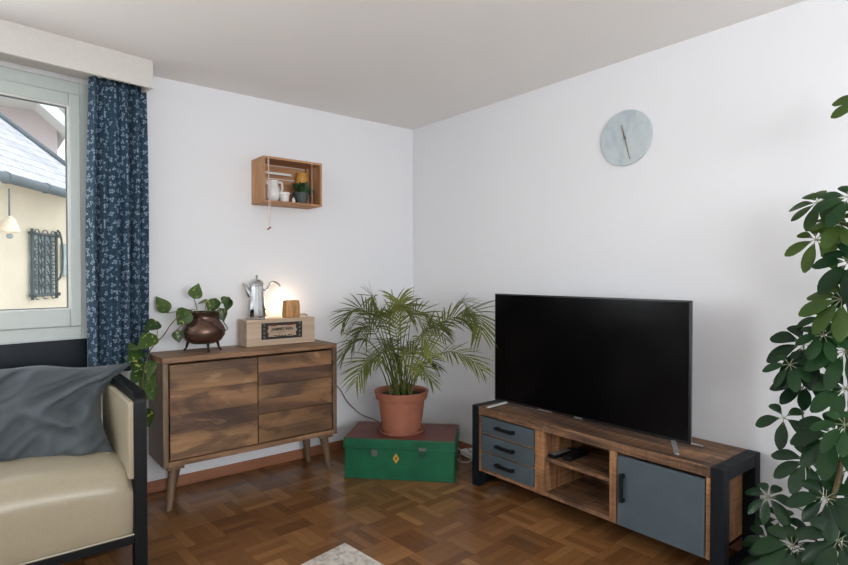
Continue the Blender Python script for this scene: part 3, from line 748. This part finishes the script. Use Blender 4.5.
# ------------------------------------------------------------------ TV stand
TX0, TX1 = -.405, -.022; TYL, TYR = -1.122, -2.62
ts = thing('tv_stand', 'long rustic wood and black metal television stand with slate drawers and door', 'tv stand', ((TX0+TX1)/2, (TYL+TYR)/2, 0))
fwid = .055
for ya, yb in ((TYL, TYL-fwid), (TYR+fwid, TYR)):
    m = MB(); m.box((TX0, ya, 0), (TX0+fwid, yb, .5)); m.box((TX1-fwid, ya, 0), (TX1, yb, .5)); m.box((TX0+fwid, ya, .5-fwid), (TX1-fwid, yb, .5)); m.box((TX0+fwid, ya, .01), (TX1-fwid, yb, .05))
    m.build('end_frame', M['black_metal'], ts, bevel=.003)
ya, yb = TYL-fwid-.001, TYR+fwid+.001
MB().box((TX0, ya, .452), (TX1, yb, .5)).build('top', M['rustic'], ts, bevel=.004)
MB().box((TX0+.01, ya, .098), (TX1, yb, .12)).build('bottom_board', M['rustic'], ts, bevel=.003)
MB().box((TX1-.012, ya, .12), (TX1, yb, .452)).build('back_panel', M['rustic'], ts)
for (a_, b_) in ((ya, ya-.016), (-1.617, -1.682), (-2.083, -2.122), (-2.545, yb)):
    MB().box((TX0+.004, a_, .1), (TX1-.012, b_, .452)).build('upright', M['rustic_z'], ts, bevel=.002)
MB().box((TX0+.012, -1.682, .291), (TX1-.012, -2.083, .31)).build('shelf', M['rustic'], ts, bevel=.002)
for k in range(3):
    z0 = .126+k*.110; z1 = z0+.098
    MB().box((TX0+.012, -1.196, z0-.010), (TX0+.03, -1.617, z0-.003)).build('rail', M['rustic'], ts)
    d = MB().box((TX0+.002, -1.200, z0), (TX0+.03, -1.611, z1)).build('drawer', M['slate'], ts, bevel=.002)
    yc = -1.405; zc_ = (z0+z1)/2+.005
    MB().box((TX0-.028, yc+.068, zc_-.009), (TX0-.014, yc-.068, zc_+.009)).box((TX0-.02, yc+.068, zc_-.009), (TX0+.002, yc+.05, zc_+.009)).box((TX0-.02, yc-.05, zc_-.009), (TX0+.002, yc-.068, zc_+.009)).build('handle', M['black'], d, bevel=.002)
d = MB().box((TX0-.001, -2.130, .103), (TX0+.02, -2.540, .440)).build('door', M['slate'], ts, bevel=.002)
yc = -2.162
MB().box((TX0-.03, yc+.009, .225), (TX0-.016, yc-.009, .36)).box((TX0-.02, yc+.009, .225), (TX0-.001, yc-.009, .243)).box((TX0-.02, yc+.009, .342), (TX0-.001, yc-.009, .36)).build('handle', M['black'], d, bevel=.002)

# remotes on the shelf
def remote(c, ang, L, W, Hh, label, btn):
    r = thing('remote_control', label, 'remote control', c)
    m4 = Matrix.Translation(c) @ Matrix.Rotation(ang, 4, 'Z')
    mb = MB(m4); mb.box((-L/2, -W/2, 0), (L/2, W/2, Hh)); mb.build('casing', M['black'], r, bevel=.004)
    b = MB(m4)
    for i in range(7):
        for j in range(3): b.box((-L/2+.012+i*.02, -W/2+.008+j*.012, Hh-.0005), (-L/2+.024+i*.02, -W/2+.016+j*.012, Hh+.0015))
    b.build('buttons', M[btn], r)
remote(V((-.275, -1.715, .3105)), math.radians(-3), .2, .048, .018, 'slimmer black remote control with silver buttons, leftmost on the open shelf', 'silver')
remote(V((-.255, -1.785, .3105)), math.radians(4), .19, .05, .026, 'thicker black remote control lying right beside the first on the open shelf', 'bezel')

# ------------------------------------------------------------------ television
tv = thing('television', 'large black flat television standing on the tv stand', 'television', (-.3, -1.82, .501))
xl, xr_ = -.312, -.285
pbl = at(494.5, 402.5, 'x', xl); pbr = at(690, 441, 'x', xr_); ptl = at(495, 294, 'x', xl); ptr = at(691, 300, 'x', xr_)
zb1, zt1 = (pbl.z+pbr.z)/2, (ptl.z+ptr.z)/2
print('TV', pbl, pbr, ptl, ptr)
yL, yR = (pbl.y+ptl.y)/2, (pbr.y+ptr.y)/2
def tq(u, v, off): return V((xl+(xr_-xl)*u+off, yL+(yR-yL)*u, zb1+(zt1-zb1)*v+.0))
MB().prism([tq(0,0,.0), tq(1,0,.0), tq(1,1,.0), tq(0,1,.0)], (.014, 0, 0)).build('bezel', M['bezel'], tv, bevel=.002)
MB().prism([tq(.007,.022,-.001), tq(.993,.022,-.001), tq(.993,.988,-.001), tq(.007,.988,-.001)], (.0015, 0, 0)).build('screen', M['screen'], tv)
MB().prism([tq(.002,.004,.014), tq(.998,.004,.014), tq(.998,.996,.014), tq(.002,.996,.014)], (.012, 0, 0)).build('back_shell', M['bezel_grey'], tv, bevel=.002)
MB().prism([tq(.12,.06,.026), tq(.88,.06,.026), tq(.88,.55,.026), tq(.12,.55,.026)], (.035, 0, 0)).build('electronics_housing', M['bezel'], tv, bevel=.006)
MB().prism([tq(.485,.004,-.002), tq(.525,.004,-.002), tq(.525,.014,-.002), tq(.485,.014,-.002)], (.0015, 0, 0)).build('badge', M['silver'], tv)
MB().prism([tq(.28,.002,-.0015), tq(.36,.002,-.0015), tq(.36,.008,-.0015), tq(.28,.008,-.0015)], (.0015, 0, 0)).build('status_strip', M['silver'], tv)
for (u, px, py, ddy) in ((.085, 487, 408, .02), (.93, 677, 455, 0)):
    f = at(px, py, 'z', .503); bs = tq(u, 0, .012); m = MB()
    w = V((0, .012, 0))
    ftb = V((-.16, f.y-.01, .503))
    for e in (f, ftb):
        q0 = [bs-w, bs+w, e+w*.9+V((0,0,0)), e-w*.9]
        m.prism([q0[0], q0[1], q0[2], q0[3]], V((0, 0, .008)))
    m.build('foot', M['silver'], tv, bevel=.001)

# ------------------------------------------------------------------ green chest
def fl(px, py): v = at(px, py, 'z', 0); return V((v.x, v.y, 0))
FLc, FRc = fl(343.3, 478), fl(455.3, 483.3)
ex = (FRc-FLc).normalized(); ey = V((-ex.y, ex.x, 0)); Wd = (FRc-FLc).length
tb = at(459, 423.5, 'z', .262); Dp = (V((tb.x, tb.y, 0))-FRc).dot(ey); print('chest', Wd, Dp)
Dp = .41
CM = Matrix(((ex.x, ey.x, 0, FLc.x), (ex.y, ey.y, 0, FLc.y), (0, 0, 1, 0), (0, 0, 0, 1)))
ch = thing('metal_trunk', 'green painted metal trunk with maroon top carrying the potted palm', 'trunk', CM @ V((Wd/2, Dp/2, 0)))
hc = .262
MB(CM).box((.006, .006, .002), (Wd-.006, Dp-.006, hc-.055)).build('body', M['chest_green'], ch, bevel=.008)
MB(CM).box((.003, .003, 0), (Wd-.003, Dp-.003, .012)).build('base_rim', M['chest_green'], ch, bevel=.003)
lid = MB(CM).box((0, 0, hc-.062), (Wd, Dp, hc-.002)).build('lid', M['chest_green'], ch, bevel=.007)
MB(CM).box((-.004, -.004, hc-.066), (Wd+.004, Dp+.004, hc-.056)).build('lid_rim', M['chest_green'], lid, bevel=.004)
MB(CM).box((.006, .006, hc-.003), (Wd-.006, Dp-.006, hc)).build('lid_top', M['chest_top'], lid, bevel=.001)
def pxloc(px): 
    d = ray(px, 460); n_ = ey; tt = (FLc-CAM).dot(n_)/d.dot(n_); return (CAM+d*tt-FLc).dot(ex)
for px, mat in ((374.5, 'latch'), (422.5, 'latch_green')):
    x = pxloc(px)
    m = MB(CM).box((x-.02, -.006, hc-.105), (x+.02, .004, hc-.068)).tube([(x-.018, -.012, hc-.078), (x+.018, -.012, hc-.078)], .006, 8).box((x-.012, -.011, hc-.11), (x+.012, -.004, hc-.075))
    lo = m.build('latch', M[mat], ch, bevel=.001)
MB(CM).box((pxloc(422.5)-.024, -.010, hc-.067), (pxloc(422.5)+.024, .002, hc-.045)).build('hasp', M['latch'], ch, bevel=.002)
x = pxloc(396); zc_ = hc-.122
MB(CM).prism([(x-.021, .003, zc_), (x, .003, zc_-.034), (x+.021, .003, zc_), (x, .003, zc_+.034)], (0, -.003+.0-.001, 0)).build('emblem', M['yellow'], ch)
MB(CM).prism([(x-.008, -.0012, zc_+.002), (x, -.0012, zc_-.012), (x+.007, -.0012, zc_+.001), (x+.002, -.0012, zc_+.014)], (0, -.001, 0)).build('emblem_mark', M['emblem_dark'], ch)
hnd = MB(CM).tube([(Wd+.002, Dp*.38, .10), (Wd+.014, Dp*.38, .10), (Wd+.016, Dp*.42, .085), (Wd+.016, Dp*.58, .085), (Wd+.014, Dp*.62, .10), (Wd+.002, Dp*.62, .10)], .004, 8).build('side_handle', M['latch'], ch, smooth=True)

# ------------------------------------------------------------------ palm
PP = at(401.5, 430, 'z', hc+.001); PP.z = hc+.001; DP = (PP-CAM).dot(FW)
pm_ = thing('potted_palm', 'parlour palm in a terracotta pot standing on the green trunk', 'potted palm', PP)
MB().lathe([(.125, 0), (.15, .004), (.160, .020), (.164, .022), (.164, .018), (.152, .0)][::1], PP, 40).build('saucer', M['terracotta'], pm_, smooth=True)
MB().lathe([(.125, .006), (.13, .012), (.150, .16), (.155, .205), (.156, .215), (.170, .218), (.174, .225), (.178, .258), (.182, .262), (.182, .272), (.172, .273), (.160, .262), (.155, .235)], PP, 48).build('pot', M['terracotta'], pm_, smooth=True, angle=30)
MB().lathe([(.156, .236), (.08, .245), (.001, .25)], PP, 30).build('soil', M['soil'], pm_)
top = PP+V((0,0,.245))
random.seed(21)
def frond(pts, L, t0=.35, nl=30, W=.014, droop=.3, seedv=0, both=True, base=None):
    rnd = random.Random(seedv); r = bez(pts, 30)
    roll = rnd.uniform(-.9, .9); mb = MB(); mb.tube(r, [.0042*(1-.75*i/30)+.0006 for i in range(31)], 6)
    for k in range(nl):
        t = t0+(1-t0)*(k+.3)/nl; i = min(29, int(t*30)); f = t*30-i
        p = r[i].lerp(r[i+1], f); tg = (r[i+1]-r[i]).normalized()
        side = tg.cross(V((0,0,1)))
        side = side.normalized() if side.length > .15 else V((RT.x, RT.y, 0))
        upv = side.cross(tg).normalized()
        side = (side*math.cos(roll)+upv*math.sin(roll)).normalized(); upv = side.cross(tg).normalized()
        q = (t-t0)/(1-t0); ll = L*(.55+.75*math.sin(PI*min(1, q*.85+.12)))*rnd.uniform(.85, 1.1)*.8
        for sg in (-1, 1):
            d = tg*(.55+.5*q)+side*sg*(.9-.4*q)+upv*rnd.uniform(.0, .3)+V([rnd.uniform(-.1, .1) for _ in range(3)])
            mb.leaf(p, d, upv, ll, W*rnd.uniform(.8, 1.1), [.35, .9, 1, .85, .6, .1], droop*rnd.uniform(.6, 1.5), .3)
    return mb
def F(via, tip, dv, dt, L, bx=0, by=0, t0=.35, nl=26, droop=.3, W=.014, s=0):
    k_ = lambda y: y+8 if y < 312 else y+3
    b = top+V((bx, by, 0)); v = atd(via[0], k_(via[1]), DP+dv); e = atd(tip[0], k_(tip[1]), DP+dt)
    m1 = b.lerp(v, .55)+V((0,0,.04))
    # make the curve pass near 'via' : control = 2*via - (b+e)/2
    c = v*2-(b+e)/2
    pts = [b, b.lerp(c, .6), c.lerp(b, .12), c.lerp(e, .3), e] if False else [b, c, e]
    frond(pts, L*1.06, t0, nl, .0105, droop, s).build('frond', M['palm'], pm_, smooth=True, angle=80)
FR = [((370, 308), (342, 320), .0, -.05, .17, -.03, 0, .40), ((392, 300), (429, 328), .0, .0, .17, .0, .02, .42), ((440, 322), (474, 325), -.1, -.12, .17, .03, 0, .5),
      ((458, 308), (482, 332), -.16, -.3, .19, .04, 0, .55), ((442, 350), (483, 368), -.15, -.28, .16, .05, -.02, .48), ((368, 338), (342, 356), -.1, -.15, .15, -.04, -.02, .45),
      ((376, 356), (355, 380), -.2, -.32, .15, -.05, -.05, .40), ((384, 318), (366, 338), -.15, -.3, .16, -.02, -.04, .4), ((418, 335), (433, 352), -.15, -.25, .15, .03, -.04, .4),
      ((416, 362), (432, 380), -.15, -.25, .14, .05, -.05, .35), ((378, 312), (347, 332), .1, .1, .17, -.04, .03, .42), ((400, 318), (408, 300), .05, .15, .15, .0, .05, .4),
      ((390, 340), (382, 360), -.22, -.36, .14, -.01, -.06, .35), ((404, 345), (418, 372), -.2, -.32, .14, .02, -.06, .35), ((376, 300), (372, 297), .1, .15, .15, -.02, .03, .5),
      ((412, 312), (446, 338), .0, .0, .15, .03, .04, .45), ((386, 350), (364, 368), .15, .2, .13, -.05, .04, .4), ((450, 312), (466, 302), -.1, -.12, .17, .04, .03, .6),
      ((396, 330), (386, 312), -.1, -.16, .14, -.01, -.02, .4), ((400, 305), (398, 298), -.05, .0, .15, 0, 0, .5), ((372, 326), (352, 345), .1, .12, .15, -.04, .02, .4), ((424, 330), (448, 330), -.1, -.1, .15, .03, 0, .45), ((410, 350), (440, 366), -.1, -.15, .14, .04, -.03, .4), ((395, 350), (398, 378), -.22, -.34, .13, .0, -.05, .4)]
for i, f in enumerate(FR): F(f[0], f[1], f[2], f[3], f[4], f[5], f[6], f[7], s=i, nl=16, droop=.2)
MB().tube(bez([top+V((.01, 0, 0)), atd(408, 340, DP), atd(411, 315, DP), atd(414, 288, DP)], 12), [.005-.004*i/12 for i in range(13)], 6).build('spear_leaf', M['palm_stem'], pm_, smooth=True)
for k in range(16):
    a_ = k*2.399; r = .02+.05*random.random(); b = top+V((r*math.cos(a_), r*math.sin(a_), -.01)); e = b+V((.5*r*math.cos(a_)*3, .5*r*math.sin(a_)*3, random.uniform(.15, .3)))
    MB().tube([b, b.lerp(e, .5)+V((0,0,.02)), e], [.006, .0045, .003], 6).build('stem', M['palm_stem'], pm_, smooth=True)

# ------------------------------------------------------------------ power strip and cables by the trunk
ps = V((-.075, -.80, 0))
pst = thing('power_strip', 'white power strip on the floor between the trunk and the tv stand', 'power strip', ps)
MB(Matrix.Translation(ps) @ Matrix.Rotation(math.radians(80), 4, 'Z')).box((-.14, -.028, .001), (.14, .028, .04)).build('housing', M['white_plastic'], pst, bevel=.006)
for xa in (-.09, 0): MB(Matrix.Translation(ps) @ Matrix.Rotation(math.radians(80), 4, 'Z')).box((xa, -.02, .04), (xa+.045, .02, .072)).build('plug', M['white_plastic'], pst, bevel=.006)
for k, pp in enumerate(([(463, 455), (470, 452), (478, 456)], [(459, 461), (468, 462), (478, 457)], [(460, 450), (468, 457), (476, 459)])):
    pts = [at(x, y, 'z', .02+.008*k) for x, y in pp]
    tag(MB().tube(cat_rom([pts[0]+V((.03, .05, 0))]+pts+[pts[-1]+V((.1, -.12, 0)), pts[-1]+V((.14, -.3, 0))], 6), .0035, 6).build('power_cable', M['white_plastic' if k else 'rope'], smooth=True),
        ['pale pink cable running highest behind the trunk towards the tv stand', 'white cable lying lowest on the floor beside the green trunk', 'white cable crossing the others between the trunk and the tv stand'][k], 'cable')

# ------------------------------------------------------------------ armchair
AX = -2.215; AW = 1.0; AXL = AX-AW; AYF = -.90; AYB = -.235; AT = .788
ac = thing('armchair', 'cream leather armchair with black wooden frame below the window', 'armchair', ((AX+AXL)/2, (AYF+AYB)/2, 0))
fw_ = .053
for side in (0, 1):
    x0 = AX-fw_ if side == 0 else AXL; x1 = x0+fw_
    def prof(off):
        pts = []; r = .05-off
        o_ = off
        for (cy, cz_, a0) in ((AYF+.05, AT-.05, 180), (AYB-.05, AT-.05, 90)):
            for k in range(7):
                a_ = math.radians(a0-k*15); pts.append((cy+r*math.cos(a_), cz_+r*math.sin(a_)))
        return pts
    outer = [(AYF, 0)]+prof(0)+[(AYB, 0)]
    inner = [(AYF+.053, 0)]+[(min(max(y, AYF+.053), AYB-.053), z-.04) for y, z in prof(0)]+[(AYB-.053, 0)]
    m = MB(); n = len(outer)
    vv = {}
    for xx in (x0, x1):
        vv[xx] = ([m.v((xx, y, z)) for y, z in outer], [m.v((xx, y, z)) for y, z in inner])
    for i in range(n-1):
        for xx in (x0, x1): m.face([vv[xx][0][i], vv[xx][0][i+1], vv[xx][1][i+1], vv[xx][1][i]])
        m.face([vv[x0][0][i], vv[x0][0][i+1], vv[x1][0][i+1], vv[x1][0][i]])
        m.face([vv[x0][1][i], vv[x0][1][i+1], vv[x1][1][i+1], vv[x1][1][i]])
    for i in (0, n-1): m.face([vv[x0][0][i], vv[x0][1][i], vv[x1][1][i], vv[x1][0][i]])
    m.build('arm_frame', M['chair_black'], ac, bevel=.005, merge=True)
    # upholstered inner arm pad
    px0, px1 = (x0-.022, x0+.012) if side == 0 else (x1-.012, x1+.022)
    MB().box((px0, AYF+.008, .40), (px1, AYB-.02, AT-.040), bev=.011).build('arm_pad', M['leather'], ac, smooth=True, angle=60)
MB().box((AXL+fw_, AYF+.005, .112), (AX-fw_, AYF+.05, .150)).build('front_rail', M['chair_black'], ac, bevel=.003)
MB().box((AXL+fw_, AYB-.05, .112), (AX-fw_, AYB-.01, .150)).build('back_rail', M['chair_black'], ac, bevel=.003)
# seat : soft rounded block
def seat():
    x0, x1 = AXL+fw_+.002, AX-fw_-.001; y0, y1 = AYF+.004, AYB-.05; z0, z1 = .151, .455
    nx, nt = 24, 20; prof = [(y1, z0), (y0+.012, z0), (y0+.004, z0+.03), (y0, z0+.08), (y0-.004, z0+.14)]
    for k in range(9):
        a_ = math.radians(180-k*11.25); prof.append((y0+.12+.125*math.cos(a_), z1-.125+.125*math.sin(a_)))
    prof += [(y0+.2, z1+.008), (y0+.4, z1+.006), (y1, z1-.01)]
    rows = []
    for i in range(nx+1):
        u = i/nx; e = min(u, 1-u)*(x1-x0); edge = max(0, 1-e/.07)**2
        x = x0+(x1-x0)*u
        rows.append([(x, y+(.018*edge if y < y0+.15 else 0), z+(.03*math.sin(PI*u)-.02*edge)*(1 if z > .3 else 0)) for y, z in prof])
    m = MB(); m.rings(rows); return m
seat().build('seat_cushion', M['leather'], ac, smooth=True, angle=60)
MB().tube([(AXL+fw_, AYF+.006, .156), (AX-fw_-.001, AYF+.006, .156)], .0045, 8).build('piping', M['leather'], ac, smooth=True)
MB().box((AXL+fw_+.03, AYB-.055, .4), (AX-fw_-.03, AYB-.005, .74), bev=.025).build('backrest', M['leather'], ac, smooth=True, angle=60)
for x in (-2.64, -2.95): MB().rings([[(x+.006*math.cos(2*PI*k/12), y, .132+.006*math.sin(2*PI*k/12)) for k in range(12)] for y in (AYF+.006, AYF+.001)]).build('bolt', M['latch'], ac)

# grey cushion
def cushion():
    NU, NV = 64, 44
    def P(u, v, s):      # u: 0 left ..1 right ; v: 0 bottom..1 top
        zb_, zt_ = .436+.02*(1-u), .842
        xr = -2.290 + (-.048)*(math.sin(min(1, v/.55)*PI*.5)) if v < .55 else -2.338+(.190)*((v-.55)/.45)**1.7
        xl = -3.02-.04*v
        x = xl+(xr-xl)*u
        z = zb_+.03*math.sin(PI*min(1, (1-u)*1.3)*.5)*(1-v)+(zt_-zb_)*v+.02*(1-u)*v+.014*math.sin(u*5+1.2)*v + .02*v*math.exp(-((u-.55)/.12)**2)
        y = -.625+.31*v+.15*(1-u)*(1-v)+.09*(1-u)*v
        e = (1-(2*u-1)**4)*(1-(2*v-1)**4)
        th = .085*max(0, e)**.55
        n1 = noise.noise(V((u*4.2+3*v, v*2.4, 3.3))); n2 = .5-abs(noise.noise(V((u*7-v*3, v*5-u*3, 9.1))))*2
        fold = .055*n1+.034*n2
        # radiating creases from the top right corner and one pinch
        dx, dz = (1-u)*.8, (1-v)*.45; an = math.atan2(dz, dx+.001); rr = math.hypot(dx, dz)
        fold += .028*math.sin(an*11+.6)*min(1, rr/.15)*math.exp(-rr/.35)
        pu, pv = (u-.82)/.07, (v-.52)/.10
        fold -= .050*math.exp(-pu*pu-pv*pv)
        fold += .036*math.exp(-((v-.42-.0)/.06)**2-((u-.80)/.1)**2)
        fold += .018*math.sin(6*v+9*u)*max(0, v-.3)
        if s < 0: return V((x, y-th-fold*min(1, e*2.5), z+th*.15))
        return V((x, y+th*.35, z))
    m = MB()
    for s in (-1, 1):
        g = [[m.v(P(i/NU, j/NV, s)) for i in range(NU+1)] for j in range(NV+1)]
        for j in range(NV):
            for i in range(NU): m.face([g[j][i], g[j][i+1], g[j+1][i+1], g[j+1][i]])
    return m
o = cushion().build('cushion', M['cushion'], smooth=True, merge=True, angle=90)
tag(o, 'crumpled grey cushion leaning on the back of the cream armchair', 'cushion')

# ------------------------------------------------------------------ rug
r0_ = fl(345, 545); ra = (fl(305, 565)-r0_).normalized(); rb_ = V((-ra.y, ra.x, 0))
rb_ = (fl(380, 565)-r0_).normalized()
rg = MB().prism([r0_+V((0,0,.001)), r0_+ra*1.5+V((0,0,.001)), r0_+ra*1.5+rb_*1.9+V((0,0,.001)), r0_+rb_*1.9+V((0,0,.001))], (0, 0, .012)).build('rug', M['rug'], bevel=.004)
tag(rg, 'pale mottled rug lying on the parquet floor', 'rug')

# ------------------------------------------------------------------ umbrella plant
OB = [0.12, .35, .62, .85, .98, 1.0, .95, .72, .2]
base = V((-.30, -3.3, 0))
up_ = thing('umbrella_plant', 'tall umbrella plant climbing along the wall right of the tv stand', 'umbrella plant', base)
pot_c = base
MB().lathe([(.11, 0), (.135, .2), (.14, .23), (.128, .23), (.12, .19)], base, 32).build('pot', M['pot_grey'], up_, smooth=True)
MB().lathe([(.121, .20), (.001, .205)], base, 24).build('soil', M['soil'], up_)
def plantpt(px, py, x): return at(px, py, 'x', x)
stem1 = cat_rom([base+V((0, 0, .2)), plantpt(835, 545, -.33), plantpt(840, 470, -.3), plantpt(853, 390, -.28), plantpt(856, 300, -.27), plantpt(862, 200, -.27), plantpt(868, 95, -.28), plantpt(872, 60, -.3)], 8)
MB().tube(stem1, [.011-.006*i/(len(stem1)-1) for i in range(len(stem1))], 8).build('trunk', M['bark'], up_, smooth=True)
stem2 = cat_rom([base+V((-.03, .03, .2)), plantpt(850, 565, -.3), plantpt(816, 540, -.3), plantpt(811, 500, -.27), plantpt(806, 460, -.25), plantpt(804, 425, -.22), plantpt(800, 395, -.22), plantpt(803, 350, -.24)], 8)
MB().tube(stem2, [.006-.003*i/(len(stem2)-1) for i in range(len(stem2))], 8).build('trunk', M['bark'], up_, smooth=True)
def near(stem, p): return min(stem, key=lambda q: (q-(p-V((0,0,.05)))).length)
random.seed(8)
def whorl(px, py, x, R, n, tilt=(0, 0), a0=0, spread=360, young=False, stem=1, droop=.3, skip=()):
    R = R*.9; c = plantpt(px, py, x)
    s0 = near(stem1 if stem == 1 else stem2, c)
    # axis of the whorl: roughly towards the room and a little upward
    ax = (V((-1, -.15, .45))+V((0, tilt[0], tilt[1]))).normalized()
    e1 = V((0, 0, 1))-ax*ax.z; e1.normalize(); e2 = ax.cross(e1)
    pet = MB(); pet.tube(cat_rom([s0, s0.lerp(c, .5)+V((.0, 0, .01)), c], 5), .0021, 6)
    po_ = pet.build('leaf_stalk', M['petiole_dark'], up_, smooth=True)
    m = MB(); mp = MB()
    for k in range(n):
        if k in skip: continue
        a_ = math.radians(a0)+math.radians(spread)*k/n+random.uniform(-.12, .12)
        d = e1*math.cos(a_)+e2*math.sin(a_)+ax*random.uniform(-.05, .3)
        d.normalize(); pl_ = R*.15; b = c+d*pl_
        nrm = ax+d*.0+V((0, 0, .2))
        LL = R*.80*random.uniform(.82, 1.08)*(1.0 if math.cos(a_) < .3 else .85)
        m.leaf(b, d, nrm, LL, LL*.53*random.uniform(.9, 1.1), OB, droop+random.uniform(0, .16), random.uniform(-.25, .1))
        mp.tube([c, c+d*pl_*.5+ax*.004, b+d*.012], .0014, 5)
    m.build('leaf', M['scheff_light' if young else 'scheff'], up_, smooth=True, angle=80)
    mp.build('leaflet_stalks', M['petiole'], up_)
WH = [  # px, py, x, R, n, a0, young
    (866, 100, -.30, .145, 7, 10, True, (0, -.2)), (818, 203, -.26, .13, 8, 0, True, (.3, .3)), (816, 240, -.24, .12, 7, 60, True, (0, -.2)), (850, 198, -.30, .14, 8, 20, False, (0, .2)),
    (850, 262, -.28, .15, 8, 5, False, (0, 0)), (842, 300, -.32, .16, 9, 25, True, (0, .2)), (804, 344, -.24, .17, 8, 18, False, (0, 0)), (845, 352, -.3, .15, 9, 0, False, (0, 0)),
    (806, 385, -.22, .145, 8, 10, False, (0, .5)), (846, 389, -.32, .14, 8, 30, False, (0, 0)), (784, 418, -.2, .13, 5, 100, False, (0, -.1)), (835, 435, -.33, .17, 9, 15, False, (0, .1)),
    (807, 461, -.27, .145, 8, 28, False, (0, 0)), (768, 497, -.3, .115, 7, 22, False, (0, .1)), (826, 498, -.33, .14, 8, 5, False, (0, 0)), (793, 546, -.36, .16, 9, 12, False, (0, .3)),
    (838, 540, -.38, .16, 9, 0, False, (0, 0)), (780, 520, -.26, .12, 6, 40, False, (0, .5)), (848, 470, -.25, .14, 8, 12, False, (0, .2)), (855, 330, -.2, .13, 7, 20, False, (0, .2)), (770, 560, -.3, .13, 8, 20, False, (0, .3)), (815, 575, -.34, .15, 8, 0, False, (0, .3)), (825, 318, -.2, .11, 7, 0, False, (0, .3)), (850, 230, -.22, .13, 7, 33, True, (0, 0)), (790, 365, -.3, .11, 7, 40, False, (0, .3)), (800, 300, -.3, .0, 0, 0, False, (0, 0)), (852, 520, -.3, .15, 8, 3, False, (0, .1)), (845, 425, -.42, .12, 8, 3, False, (0, .3)), (858, 280, -.2, .14, 8, 3, False, (0, .1)), (768, 540, -.24, .12, 7, 3, False, (0, .1)), (824, 336, -.33, .12, 7, 3, False, (0, .3)), (838, 222, -.3, .12, 7, 3, True, (0, .3))]
WH = [w_ for w_ in WH if w_[4]]
for w in WH:
    whorl(w[0], w[1], w[2], w[3], w[4], w[7], w[5], 360, w[6], 1 if w[0] > 815 else 2, .28)

# ------------------------------------------------------------------ light
def area(name, loc, rot, sx, sy, power, col=(1, 1, 1)):
    l = bpy.data.lights.new(name, 'AREA'); l.shape = 'RECTANGLE'; l.size = sx; l.size_y = sy; l.energy = power; l.color = col
    o = bpy.data.objects.new(name, l); COL.objects.link(o); o.location = loc; o.rotation_euler = rot; return o
lo_ = area('daylight_side_window', WM @ V(((W2[0]+W2[1])/2, .26, (W2[2]+W2[3])/2)), (math.radians(-102), 0, math.radians(8.8)), 1.25, 1.3, 118, (.93, .97, 1))  # added area lamp outside the unseen opening, tilted up to brighten room and ceiling
area('daylight_back_window', ((WB[0]+WB[1])/2, YB-.24, (WB[2]+WB[3])/2), (math.radians(114), 0, 0), 2.8, 1.4, 126, (.94, .97, 1))  # added fill lamp behind the camera, aimed upward to lift walls and ceiling
pl_ = bpy.data.lights.new('log_lamp_light', 'POINT'); pl_.energy = .68; pl_.color = (1, .76, .52); pl_.shadow_soft_size = .026
po_ = bpy.data.objects.new('log_lamp_light', pl_); COL.objects.link(po_); po_.location = LC+V((0, .078, .092))
w = bpy.data.worlds.new('sky'); bpy.context.scene.world = w; w.use_nodes = True
bg = w.node_tree.nodes['Background']; tcn = w.node_tree.nodes.new('ShaderNodeTexCoord'); sx_ = w.node_tree.nodes.new('ShaderNodeSeparateXYZ'); rp = w.node_tree.nodes.new('ShaderNodeValToRGB')
w.node_tree.links.new(tcn.outputs['Generated'], sx_.inputs[0]); w.node_tree.links.new(sx_.outputs[2], rp.inputs[0]); w.node_tree.links.new(rp.outputs[0], bg.inputs[0])
rp.color_ramp.elements[0].color = (.9, .93, .95, 1); rp.color_ramp.elements[1].color = (.8, .88, 1, 1); bg.inputs[1].default_value = 1.85
sc_ = bpy.context.scene
sc_.view_settings.view_transform = 'Standard'; sc_.view_settings.look = 'None'; sc_.view_settings.exposure = 0; sc_.view_settings.gamma = 1
sc_.view_settings.use_curve_mapping = False
for o in bpy.data.objects:
    if '_o' in o: del o['_o']
